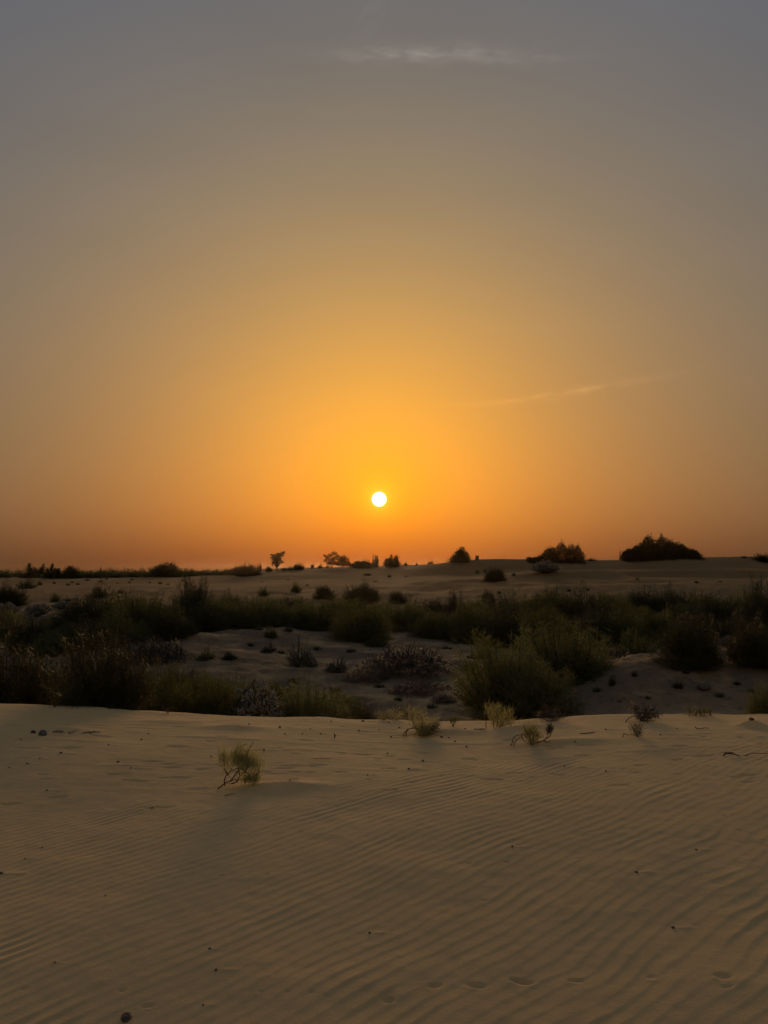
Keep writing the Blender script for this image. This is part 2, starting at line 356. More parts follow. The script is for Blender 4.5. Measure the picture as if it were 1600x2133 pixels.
def mat_sand():
    m, n, b = new_mat('sand')
    pos = n.n('ShaderNodeNewGeometry').outputs['Position']
    big = n.noise(pos, 0.35, 4); fine = n.noise(pos, 260.0, 2); mid = n.noise(pos, 9.0, 4)
    c = n.mix(n.ramp(big, 0.3, 0.7), (0.625, 0.432, 0.205, 1), (0.675, 0.470, 0.226, 1))
    c = n.mix(mul_g(n, n.ramp(mid, 0.45, 0.75), 0.35), c, (0.50, 0.345, 0.170, 1))
    c = n.mix(mul_g(n, n.ramp(fine, 0.58, 0.72), 0.30), c, (0.33, 0.23, 0.12, 1))
    # litter-strewn sand of the hollow; its shade is painted in as darker patches
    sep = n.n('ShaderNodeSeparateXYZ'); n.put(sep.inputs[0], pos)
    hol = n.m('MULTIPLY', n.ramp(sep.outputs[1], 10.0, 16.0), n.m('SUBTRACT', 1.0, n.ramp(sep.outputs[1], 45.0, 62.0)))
    crust_shade = n.noise(pos, 0.55, 6, 0.65)
    c = n.mix(n.m('MULTIPLY', hol, n.ramp(crust_shade, 0.16, 0.56)), c, (0.165, 0.122, 0.078, 1))
    c = n.mix(n.ramp(sep.outputs[1], 24.0, 56.0), c, n.mix(n.ramp(n.noise(pos, 0.12, 4), 0.35, 0.65), (0.235, 0.142, 0.065, 1), (0.290, 0.178, 0.085, 1)))  # far sand takes a darker base colour, standing in for its shade
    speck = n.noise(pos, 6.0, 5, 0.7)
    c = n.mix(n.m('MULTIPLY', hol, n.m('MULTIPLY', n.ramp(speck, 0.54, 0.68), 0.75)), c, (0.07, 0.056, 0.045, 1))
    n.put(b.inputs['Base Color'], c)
    b.inputs['Roughness'].default_value = 0.95; b.inputs['Specular IOR Level'].default_value = 0.0
    b.inputs['Diffuse Roughness'].default_value = 0.6
    bp = n.n('ShaderNodeBump'); bp.inputs['Strength'].default_value = 0.5; bp.inputs['Distance'].default_value = 0.004
    n.put(bp.inputs['Height'], n.m('ADD', n.noise(pos, 120.0, 3, 0.6), mul_g(n, n.noise(pos, 30.0, 4), 0.8)))
    n.put(b.inputs['Normal'], bp.outputs[0])
    # a share of the grains glints at grazing angles
    b2 = n.n('ShaderNodeBsdfPrincipled'); n.put(b2.inputs['Base Color'], c); n.put(b2.inputs['Normal'], bp.outputs[0])
    b2.inputs['Roughness'].default_value = 0.95; b2.inputs['Diffuse Roughness'].default_value = 0.6; b2.inputs['Specular IOR Level'].default_value = 0.05
    ms = n.n('ShaderNodeMixShader'); ms.inputs[0].default_value = 0.30
    n.put(ms.inputs[1], b.outputs[0]); n.put(ms.inputs[2], b2.outputs[0]); n.put(m.node_tree.nodes['Material Output'].inputs[0], ms.outputs[0])
    return m
def mul_g(n, a, k): return n.m('MULTIPLY', a, k)

def mat_plant(name, c1, c2, rough=0.7, trans=0.0):
    m, n, b = new_mat(name)
    oi = n.n('ShaderNodeObjectInfo').outputs['Random']
    pos = n.n('ShaderNodeTexCoord').outputs['Object']
    nz = n.ramp(n.noise(pos, 5.0, 3), 0.3, 0.7)
    c = n.mix(nz, (*c1, 1), (*c2, 1))
    hs = n.n('ShaderNodeHueSaturation'); n.put(hs.inputs['Color'], c)
    n.put(hs.inputs['Value'], n.m('MULTIPLY_ADD', oi, 0.5, 0.75)); n.put(hs.inputs['Saturation'], n.m('MULTIPLY_ADD', oi, -0.25, 1.1))
    n.put(b.inputs['Base Color'], hs.outputs[0]); b.inputs['Roughness'].default_value = rough
    if trans:
        tb = n.n('ShaderNodeBsdfTranslucent'); n.put(tb.inputs[0], hs.outputs[0])
        ms = n.n('ShaderNodeMixShader'); ms.inputs[0].default_value = trans
        n.put(ms.inputs[1], b.outputs[0]); n.put(ms.inputs[2], tb.outputs[0]); n.put(m.node_tree.nodes['Material Output'].inputs[0], ms.outputs[0])
    b.inputs['Specular IOR Level'].default_value = 0.2
    return m
M = dict(
    sand=None,
    broom=mat_plant('broom_green', (0.088, 0.092, 0.022), (0.120, 0.122, 0.034), trans=0.25),
    young=mat_plant('young_green', (0.245, 0.235, 0.10), (0.32, 0.305, 0.145), trans=0.3),
    dark=mat_plant('dark_green', (0.044, 0.043, 0.014), (0.060, 0.057, 0.019), trans=0.12),
    sage=mat_plant('sage_grey', (0.10, 0.095, 0.06), (0.15, 0.142, 0.10)),
    wool=mat_plant('wool_white', (0.22, 0.205, 0.16), (0.30, 0.28, 0.23)),
    dry=mat_plant('dry_twig', (0.044, 0.035, 0.028), (0.066, 0.052, 0.040)),
    stem=mat_plant('dark_stem', (0.034, 0.030, 0.014), (0.050, 0.043, 0.022)),
    straw=mat_plant('straw', (0.36, 0.28, 0.15), (0.45, 0.36, 0.21)),
    wood=mat_plant('grey_wood', (0.075, 0.055, 0.040), (0.13, 0.10, 0.075), 0.9),
    stone=mat_plant('stone', (0.11, 0.10, 0.09), (0.19, 0.175, 0.16), 0.9),
    clod=mat_plant('clod', (0.07, 0.054, 0.040), (0.12, 0.09, 0.065), 0.95),
)
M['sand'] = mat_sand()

# ------------------------------------------------------------------ object helpers
def tag(o, label=None, cat=None, group=None, kind=None):
    if label: o['label'] = label
    if cat: o['category'] = cat
    if group: o['group'] = group
    if kind: o['kind'] = kind
    return o
def obj(name, me, mat=None, parent=None):
    if mat is not None and not me.materials: me.materials.append(mat)
    o = bpy.data.objects.new(name, me); COL.objects.link(o)
    if parent: o.parent = parent
    return o
def empty(name, loc, rz=0.0, scale=(1, 1, 1)):
    o = bpy.data.objects.new(name, None); COL.objects.link(o); o.empty_display_size = 0.1
    o.location = loc; o.rotation_euler = (0, 0, rz); o.scale = scale; return o

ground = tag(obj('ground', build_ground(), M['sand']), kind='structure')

# ------------------------------------------------------------------ plant geometry
def ribbons(P, W, rng):
    """P (n,k,3) polylines, W (n,k) widths -> flat twigs with random facing"""
    n, k, _ = P.shape
    T = np.diff(P, axis=1); T = np.concatenate([T, T[:, -1:]], 1)
    r = rng.normal(size=(n, 1, 3)); S = np.cross(T, r); S /= np.linalg.norm(S, axis=2, keepdims=True) + 1e-9
    V = np.stack([P - S * W[..., None] / 2, P + S * W[..., None] / 2], 2).reshape(-1, 3)
    b = (np.arange(n)[:, None] * k + np.arange(k - 1)[None]) * 2
    return V, np.stack([b, b + 1, b + 3, b + 2], -1).reshape(-1, 4)
def tubes(P, R, sides=5):
    """P (n,k,3), R (n,k) -> tapered round stems"""
    n, k, _ = P.shape
    T = np.gradient(P, axis=1); T /= np.linalg.norm(T, axis=2, keepdims=True) + 1e-9
    ref = np.where(np.abs(T[..., 2:3]) > 0.9, np.array([1., 0, 0]), np.array([0, 0, 1.]))
    A = np.cross(T, ref); A /= np.linalg.norm(A, axis=2, keepdims=True) + 1e-9; B = np.cross(T, A)
    th = np.linspace(0, 2 * math.pi, sides, endpoint=False)
    V = P[:, :, None] + R[..., None, None] * (np.cos(th)[:, None] * A[:, :, None] + np.sin(th)[:, None] * B[:, :, None])
    i = np.arange(n * k * sides).reshape(n, k, sides); j = np.roll(i, -1, 2)
    q = np.stack([i[:, :-1], j[:, :-1], j[:, 1:], i[:, 1:]], -1).reshape(-1, 4)
    return V.reshape(-1, 3), q
def join(*ms):
    V, Q, o = [], [], 0
    for v, q in ms: V.append(v); Q.append(q + o); o += len(v)
    return np.concatenate(V), np.concatenate(Q)
def bez(a, b, c, k):
    t = np.linspace(0, 1, k)[None, :, None]
    return (1 - t) ** 2 * a[:, None] + 2 * t * (1 - t) * b[:, None] + t * t * c[:, None]
def sample(P, t):
    k = P.shape[1]; f = t * (k - 1); i = np.minimum(f.astype(int), k - 2); w = (f - i)[:, None]; r = np.arange(len(P))
    return P[r, i] * (1 - w) + P[r, i + 1] * w

def fit_unit(*ms):
    """scale meshes so that the plant is 1 wide and 1 tall"""
    v = np.concatenate([m[0] for m in ms]); w = np.percentile(np.hypot(v[:, 0], v[:, 1]), 98.5) * 2; h = np.percentile(v[:, 2], 99.6)
    return [(m[0] / np.array([w, w, h]), m[1]) for m in ms]
def bush_mesh(seed, n=420, m=54, width=0.0046, up=0.4, tl=0.085, lobes=0.22, low=0.02, flat=1.0, spike=0.0):
    """a soft domed bush 1 m wide and 1 m tall: (stems, foliage)"""
    rng = np.random.default_rng(seed)
    az = rng.uniform(0, 2 * math.pi, n); s = rng.uniform(low, 1, n) ** flat       # s = sine of elevation
    c = np.sqrt(np.clip(1 - s * s, 0, 1))
    lob = 1 + lobes * fbm(np.cos(az) * c * 1.9 + seed, np.sin(az) * c * 1.9 + s * 1.7, seed, 3)
    R = rng.uniform(0.30, 1.0, n) ** 0.4 * np.clip(lob, 0.6, 1.25)
    E = np.stack([0.5 * R * c * np.cos(az), 0.5 * R * c * np.sin(az), R * s], 1)
    E[:, 2] = np.maximum(E[:, 2], 0.04)
    if spike:
        sp = rng.random(n) < 0.05; E[sp, 2] *= 1 + spike * rng.random(sp.sum())
    B = np.stack([rng.normal(0, 0.09, n), rng.normal(0, 0.09, n), np.full(n, -0.03)], 1)
    C = np.stack([E[:, 0] * 0.85, E[:, 1] * 0.85, E[:, 2] * 0.40], 1) + rng.normal(0, 0.03, (n, 3))
    P = bez(B, C, E, 6)
    st = ribbons(P, np.linspace(2.0, 0.7, 6)[None] * width * rng.uniform(0.7, 1.3, (n, 1)), rng)
    idx = np.repeat(np.arange(n), m); t = rng.uniform(0.15, 1.0, n * m) ** 0.7
    a = sample(P[idx], t) + rng.normal(0, 0.018, (n * m, 3)); out = a * np.array([1, 1, 0.35]); out /= np.linalg.norm(out, axis=1, keepdims=True) + 0.15
    d = up * np.array([0, 0, 1.0]) + 0.5 * out + rng.normal(0, 0.5, (n * m, 3)); d /= np.linalg.norm(d, axis=1, keepdims=True)
    L = (tl * rng.uniform(0.35, 1.2, n * m))[:, None]
    e = a + d * L; a[:, 2] = np.maximum(a[:, 2], -0.02); e[:, 2] = np.maximum(e[:, 2], -0.02)
    fo = ribbons(np.stack([a, e], 1), np.array([1.0, 0.35])[None] * width * rng.uniform(0.7, 1.4, (n * m, 1)), rng)
    return fit_unit(st, fo)

def outline_mesh(seed, xs, hs, n=9000, width=0.006, tl=0.05, depth=0.2, rag=0.10):
    """a wide shrub filling the space under a wind-shaped outline: (stems, foliage), 1 wide and 1 tall"""
    rng = np.random.default_rng(seed)
    x = rng.uniform(-0.5, 0.5, n); y = rng.normal(0, depth * 0.45, n)
    top = np.interp(x, xs, hs) * (1 + rag * fbm(x * 11, y * 6 + seed, seed, 4, 0.65)) * np.sqrt(np.clip(1 - (y / (depth * 1.4)) ** 2, 0.05, 1))
    z = top * rng.random(n) ** 0.95; sh = rng.random(n) < 0.03; z[sh] = top[sh] * rng.uniform(0.95, 1.12, sh.sum())
    a = np.stack([x, y, z], 1); d = np.array([0, 0, 0.55]) + rng.normal(0, 0.5, (n, 3)) + np.stack([x * 0.6, y, z * 0], 1); d /= np.linalg.norm(d, axis=1, keepdims=True)
    e = a + d * (tl * rng.uniform(0.3, 1.3, n))[:, None]; e[:, 2] = np.maximum(e[:, 2], 0)
    fo = ribbons(np.stack([a, e], 1), np.array([1.0, 0.3])[None] * width * rng.uniform(0.7, 1.4, (n, 1)), rng)
    k = 120; i = rng.integers(0, n, k); b = np.stack([x[i] * 0.8, y[i] * 0.6, x[i] * 0 - 0.02], 1)
    st = ribbons(bez(b, (a[i] + b) / 2 + rng.normal(0, 0.02, (k, 3)), a[i], 4), np.full((k, 4), width * 1.5), rng)
    return fit_unit(st, fo)

def feather_mesh(seed, plumes, n=260, width=0.010):
    """upright shrub of tapering feathery plumes; plumes (x, y, height, lean, radius)"""
    rng = np.random.default_rng(seed); A, E, S = [], [], []
    for (x, y, h, lean, r) in plumes:
        t = rng.uniform(0.02, 1.0, n); ax = np.stack([x + lean * t * t, np.full(n, y), h * t], 1)
        rad = r * (1 - t) ** 0.7 + 0.25 * r
        d = rng.normal(0, 1, (n, 3)) * [1, 1, 0.5] + [0, 0, 0.9]; d /= np.linalg.norm(d, axis=1, keepdims=True)
        A.append(ax); E.append(ax + d * (rad * rng.uniform(0.4, 1.3, n))[:, None])
        tt = np.linspace(0, 1, 5); S.append(np.stack([x + lean * tt * tt, np.full(5, y), h * tt - 0.02], 1))
    A, E = np.concatenate(A), np.concatenate(E); E[:, 2] = np.maximum(E[:, 2], 0)
    fo = ribbons(np.stack([A, E], 1), np.array([1.0, 0.3])[None] * width * rng.uniform(0.7, 1.4, (len(A), 1)), rng)
    return fit_unit(ribbons(np.array(S), np.full((len(S), 5), width * 1.4), rng), fo)

def wool_mesh(seed, n=120):
    """woolly shrub: upright stems ending in pale plumes, grey leaves below"""
    rng = np.random.default_rng(seed)
    az = rng.uniform(0, 2 * math.pi, n); s = rng.uniform(0.35, 1, n); c = np.sqrt(1 - s * s); R = rng.uniform(0.7, 1.0, n)
    E = np.stack([0.45 * R * c * np.cos(az), 0.45 * R * c * np.sin(az), 0.85 * R * s], 1)
    B = rng.normal(0, 0.05, (n, 3)) * [1, 1, 0]; C = E * [0.8, 0.8, 0.35]
    P = bez(B, C, E, 5); st = ribbons(P, np.full((n, 5), 0.012), rng)
    m = 22; idx = np.repeat(np.arange(n), m); t = rng.uniform(0.3, 0.95, n * m); a = sample(P[idx], t)
    d = rng.normal(0, 0.6, (n * m, 3)) + [0, 0, 0.5]; d /= np.linalg.norm(d, axis=1, keepdims=True)
    Q = bez(a, a + d * 0.03, a + d * 0.07 * rng.uniform(0.5, 1.2, (n * m, 1)), 3)
    lf = ribbons(Q, np.array([0.010, 0.018, 0.004])[None] * np.ones((n * m, 1)), rng)
    k = 14; idx = np.repeat(np.arange(n), k); t = rng.uniform(0.72, 1.0, n * k); a = sample(P[idx], t)
    d = rng.normal(0, 0.5, (n * k, 3)) + [0, 0, 0.9]; d /= np.linalg.norm(d, axis=1, keepdims=True)
    Q = bez(a, a + d * 0.04, a + d * 0.085 * rng.uniform(0.5, 1.2, (n * k, 1)), 3)
    pl = ribbons(Q, np.array([0.016, 0.024, 0.006])[None] * np.ones((n * k, 1)), rng)
    return st, lf, pl

def mat_twigs(seed, n=700):
    """dead brush: a low springy tangle of bare twigs"""
    rng = np.random.default_rng(seed)
    r = np.sqrt(rng.uniform(0, 1, n)) * 0.45; az = rng.uniform(0, 2 * math.pi, n)
    a = np.stack([r * np.cos(az), r * np.sin(az), rng.uniform(0, 0.35, n)], 1)
    d = rng.normal(0, 1, (n, 3)) * [1, 1, 0.5]; d /= np.linalg.norm(d, axis=1, keepdims=True); L = rng.uniform(0.08, 0.26, (n, 1))
    e = a + d * L; dome = np.sqrt(np.clip(1 - (e[:, 0] ** 2 + e[:, 1] ** 2) * 3.6, 0.02, 1)); e[:, 2] = np.abs(e[:, 2]) * dome + dome * rng.uniform(0, 0.7, n)
    P = bez(a, a + d * L * 0.5 + rng.normal(0, 0.04, (n, 3)) + [0, 0, 0.08], e, 4)
    P[..., 2] = np.maximum(P[..., 2], 0)
    main = ribbons(P, np.full((n, 4), 0.008), rng)
    m = 5; idx = np.repeat(np.arange(n), m); b = sample(P[idx], rng.uniform(0.3, 1, n * m)); d2 = rng.normal(0, 1, (n * m, 3)); d2 /= np.linalg.norm(d2, axis=1, keepdims=True)
    e2 = b + d2 * 0.06; e2[:, 2] = np.maximum(e2[:, 2], 0)
    return main, ribbons(bez(b, (b + e2) / 2, e2, 3), np.full((n * m, 3), 0.005), rng)

def tuft_mesh(seed, n=90, width=0.02):
    rng = np.random.default_rng(seed)
    az = rng.uniform(0, 2 * math.pi, n); s = rng.uniform(0.1, 1, n); c = np.sqrt(1 - s * s); R = rng.uniform(0.6, 1.05, n)
    E = np.stack([0.5 * R * c * np.cos(az), 0.5 * R * c * np.sin(az), 0.95 * R * s], 1)
    B = rng.normal(0, 0.10, (n, 3)) * [1, 1, 0] + [0, 0, -0.05]
    return ribbons(bez(B, E * [0.7, 0.7, 0.4], E, 4), np.array([1, 0.9, 0.7, 0.3])[None] * width * rng.uniform(0.7, 1.3, (n, 1)), rng)

VAR = {}
def variants():
    for k in range(5):
        st, fo = bush_mesh(100 + k, up=(0.5, 0.35, 0.4, 0.3, 0.6)[k], lobes=(0.22, 0.35, 0.15, 0.4, 0.3)[k], spike=(0.0, 0.12, 0.0, 0.1, 0.18)[k], flat=(1.0, 0.85, 1.0, 1.1, 0.85)[k])
        a, b = make_mesh('stems', *st), make_mesh('foliage', *fo)
        VAR['broom', k] = [('stems', a, 'stem'), ('foliage', b, 'broom')]; VAR['dark', k] = [('stems', a, 'stem'), ('foliage', b, 'dark')]
    for k in range(3):
        st, fo = bush_mesh(200 + k, n=120, m=26, width=0.012, tl=0.12, up=0.4, lobes=0.3)
        a, b = make_mesh('stems', *st), make_mesh('foliage', *fo)
        VAR['small', k] = [('stems', a, 'stem'), ('foliage', b, 'broom')]; VAR['sage', k] = [('stems', a, 'stem'), ('foliage', b, 'sage')]
        st, lf, pl = fit_unit(*wool_mesh(300 + k))
        VAR['wool', k] = [('stems', make_mesh('stems', *st), 'stem'), ('leaves', make_mesh('leaves', *lf), 'sage'), ('plumes', make_mesh('plumes', *pl), 'wool')]
        mn, tw = fit_unit(*mat_twigs(400 + k))
        VAR['mat', k] = [('branches', make_mesh('branches', *mn), 'dry'), ('twigs', make_mesh('twigs', *tw), 'dry')]
        VAR['tuft', k] = [('blades', make_mesh('blades', *fit_unit(tuft_mesh(500 + k, 160, 0.03))[0]), 'dark')]
        rr = np.random.default_rng(600 + k)
        st, fo = outline_mesh(600 + k, [-.5, -.35, -.1, .15, .35, .5], [(.2, .7, .9, 1., .8, .3), (.5, .6, .8, .7, .9, .4), (.3, .9, 1., .8, .5, .25)][k], 6000, 0.024, 0.09, 0.22, 0.32)
        VAR['dune', k] = [('stems', make_mesh('stems', *st), 'stem'), ('foliage', make_mesh('foliage', *fo), 'dark')]
        st, fo = feather_mesh(700 + k, [(x * 0.75 + rr.uniform(-.08, .08), rr.uniform(-.2, .2), rr.uniform(.35, .7) if i % 2 else rr.uniform(.6, 1.0), rr.normal(0, .12), rr.uniform(.12, .22)) for i, x in enumerate(np.linspace(-.5, .5, (9, 11, 7)[k]))], 320, 0.014)
        VAR['feather', k] = [('stems', make_mesh('stems', *st), 'stem'), ('foliage', make_mesh('foliage', *fo), 'dark')]
variants()

RNG = random.Random(7)
def plant(kind, k, name, label, cat, group, px, py, h, w, Y=None, rz=None):
    """a plant whose base stands at picture point (px, py), h and w its size there in picture pixels"""
    if Y is None: x, y, z = ground_at(px, py)
    else: x, y = ray(px, py)[0] * Y, Y; z = height(x, y)
    sc_ = y / F
    r = empty(name, (x, y, z - 0.01), RNG.uniform(0, 6.28) if rz is None else rz, (1.08 * w * sc_, 1.08 * w * sc_, h * sc_))
    for nm, me, mt in VAR[kind, k]:
        o = obj(nm, me, M[mt], r); o.material_slots[0].link = 'OBJECT'; o.material_slots[0].material = M[mt]
    return tag(r, label, cat, group)

def hero(name, label, cat, px, py, parts, group=None):
    x, y, z = ground_at(px, py)
    r = empty(name, (x, y, z), 0.0)
    for nm, (v, q), mt in parts(y / F):
        o = obj(nm, make_mesh(nm, v, q), M[mt], r)
        if nm in ('twigs', 'dead_twigs', 'straw'): o['kind'] = 'stuff'
    return tag(r, label, cat, group)
#OBJECTS
# ------------------------------------------------------------------ bushes at the brink and in the hollow
HG = 'bushes in the hollow behind the dune brink'
plant('dark', 0, 'broom_bush', 'large black-green bush behind the dune brink beside the bush that leans over it', 'bush', HG, 20, 1500, 180, 225, Y=11.5)
plant('dark', 1, 'broom_bush', 'big dark bush standing right on the dune brink with its foot on bare sand', 'bush', HG, 222, 1486, 168, 205, Y=9.0)
plant('sage', 0, 'sage_shrub', 'small grey-green shrub tucked between the two dark brink bushes', 'shrub', HG, 108, 1475, 50, 50, Y=10.6)
plant('broom', 2, 'broom_bush', 'dull green low bush next to the big bush on the dune brink', 'bush', HG, 338, 1500, 132, 160, Y=11.8)
plant('broom', 3, 'broom_bush', 'rounded olive bush behind the brink, between low green bush and pale plumed shrub', 'bush', HG, 445, 1503, 112, 155, Y=12.2)
plant('wool', 0, 'woolly_shrub', 'pale plumed shrub rising behind the sharp dune brink among dark bushes', 'shrub', HG, 535, 1505, 105, 105, Y=12.2)
plant('broom', 0, 'broom_bush', 'wide olive-green bush half sunk behind the brink beside the pale plumed shrub', 'bush', HG, 636, 1508, 110, 200, Y=12.8)
plant('dark', 2, 'broom_bush', 'narrow dark bush at the end of the brink bushes, beside the open hollow', 'bush', HG, 756, 1510, 72, 62, Y=12.6)
plant('broom', 1, 'broom_bush', 'small olive bush in the hollow just behind the leaning foreground shrub', 'bush', HG, 868, 1488, 38, 60, Y=14)
plant('broom', 4, 'broom_bush', 'largest dark green bush in the hollow at the foot of the bare sand slope', 'bush', HG, 1070, 1489, 158, 250)
plant('broom', 1, 'broom_bush', 'tall dark green bush grown against the largest one, higher on the sand slope', 'bush', HG, 1190, 1437, 118, 210, Y=17.0)
plant('dark', 3, 'broom_bush', 'round black bush sitting on the rim of the bare sand slope', 'bush', HG, 1440, 1388, 105, 145)
plant('dark', 4, 'broom_bush', 'dark bush on the slope rim next to the round black one', 'bush', HG, 1578, 1386, 98, 135)
plant('broom', 0, 'spiky_bush', 'spiky rush-like green bush at the foot of the bare slope, by the brink', 'bush', HG, 1612, 1500, 108, 110, Y=12.0)
plant('small', 0, 'broom_bush', 'olive bush in the gap behind the bare slope beside the round black bush', 'bush', HG, 1330, 1362, 62, 95, Y=23)
plant('small', 1, 'broom_bush', 'grey-olive bush behind the tall green bush in the hollow', 'bush', HG, 1235, 1372, 80, 110, Y=22)
plant('sage', 1, 'dry_shrub', 'thin greyish half-dead shrub standing on open sand in the middle of the hollow', 'shrub', HG, 628, 1386, 54, 85)
plant('small', 2, 'sand_shrub', 'small round shrub on the pale sand rim of the hollow', 'shrub', HG, 566, 1328, 24, 37)
plant('sage', 2, 'sand_shrub', 'tiny grey shrub beside the round one on the pale sand rim', 'shrub', HG, 600, 1316, 15, 22)
plant('small', 0, 'sand_shrub', 'tiny dark shrub on the far edge of the pale sand rim', 'shrub', HG, 540, 1313, 12, 20)
plant('dark', 1, 'sand_shrub', 'low dark tuft on the sandy rise above the dead purple brush', 'shrub', HG, 478, 1374, 17, 32)
plant('small', 1, 'sand_shrub', 'dark low shrub on the sandy rise between dead brush and plumed shrub', 'shrub', HG, 430, 1374, 26, 48)
plant('sage', 0, 'sand_shrub', 'faint grey shrub on the slope under the dead brush', 'shrub', HG, 455, 1408, 18, 36, Y=17)
plant('broom', 2, 'broom_bush', 'low olive bush on the hollow floor beside the narrow dark brink bush', 'bush', HG, 700, 1482, 62, 125, Y=15.2)
plant('broom', 3, 'broom_bush', 'low olive bush on the hollow floor behind the pale plumed shrub', 'bush', HG, 575, 1470, 58, 120, Y=15.8)
plant('broom', 0, 'broom_bush', 'olive bush below the sandy rise behind the rounded olive brink bush', 'bush', HG, 425, 1442, 60, 115, Y=16.5)
plant('dark', 4, 'broom_bush', 'dark bush at the foot of the dark dead tangle', 'bush', HG, 372, 1425, 62, 110, Y=17.2)
plant('dark', 1, 'broom_bush', 'dark bush behind the big bush on the brink, before the dead tangle', 'bush', HG, 270, 1430, 70, 130, Y=16.0)
plant('broom', 1, 'broom_bush', 'green-grey bush behind the small grey-green brink shrub', 'bush', HG, 120, 1425, 66, 130, Y=16.5)
for i, (px, py, h, w, Y, kd, lb) in enumerate([(505, 1425, 40, 78, 17, 'small', 'small olive bush on the sandy rise behind the pale plumed shrub'), (612, 1442, 44, 95, 16.6, 'small', 'small olive bush between half-dead grey shrub and brink bushes'),
        (700, 1398, 28, 66, None, 'sage', 'thin grey shrub beside the large purplish dead mat'), (782, 1346, 24, 56, None, 'small', 'small dark bush above the large purplish dead mat'),
        (560, 1358, 20, 44, None, 'sage', 'thin grey shrub low on the pale sand rim'), (985, 1400, 26, 60, None, 'small', 'small olive bush tucked against the largest green bush'), (1010, 1372, 34, 70, None, 'small', 'olive bush between scrub band and the largest green bush')]):
    plant(kd, i % 3, 'hollow_bush', lb, 'bush', HG, px, py, h, w, Y=Y)
BG = 'dead brush mats in the hollow'
plant('mat', 0, 'dead_brush', 'large mat of dead purplish brush on the floor of the hollow', 'brush', BG, 850, 1400, 52, 210)
plant('mat', 1, 'dead_brush', 'flat strip of dead brush below the large purplish mat', 'brush', BG, 880, 1442, 24, 150)
plant('mat', 2, 'dead_brush', 'dark tangle of dead brush between dark bushes and the pale sand rise', 'brush', BG, 318, 1378, 50, 170)
plant('mat', 0, 'dead_brush', 'low dead brush beyond the bare slope near the olive bush', 'brush', BG, 1290, 1376, 28, 100, Y=21.5)
plant('mat', 1, 'dead_brush', 'thin dead brush at the near foot of the largest purplish mat', 'brush', BG, 760, 1415, 22, 110)
plant('mat', 2, 'dead_brush', 'small dead brush clump under the edge of the largest green bush', 'brush', BG, 925, 1462, 18, 60)
for i, (px, py, h, w) in enumerate([(1276, 1428, 24, 20), (1322, 1407, 14, 16), (1412, 1432, 16, 30), (1500, 1452, 12, 26), (1245, 1440, 10, 26), (1350, 1455, 8, 18), (1430, 1402, 8, 20), (1535, 1425, 8, 22), (1290, 1462, 7, 14), (1565, 1442, 10, 24)]):
    plant('tuft', i % 3, 'sand_tuft', ['small dry tuft on the bare slope beside the tall green bush', 'small dry tuft on the bare slope below the round black rim bush'][px > 1340], 'tuft', 'tufts on the bare sand slope', px, py, h, w)
for i, (px, py, h, w) in enumerate([(730, 1358, 9, 30), (690, 1392, 9, 26), (930, 1352, 8, 30), (980, 1372, 10, 30), (790, 1432, 10, 30), (700, 1440, 12, 34), (950, 1410, 9, 30), (660, 1352, 8, 26), (1000, 1345, 9, 28), (610, 1420, 10, 30), (830, 1458, 10, 24), (900, 1475, 12, 30), (520, 1345, 8, 26), (585, 1362, 9, 24)]):
    plant('tuft', i % 3, 'sand_tuft', ['small dark tuft on the hollow floor near the large purplish dead mat', 'small dark tuft on the hollow floor near the half-dead grey shrub', 'small dark tuft on the hollow floor under the largest green bush'][(px < 720) + 2 * (px > 945)], 'tuft', 'tufts on the hollow floor', px, py, h, w)

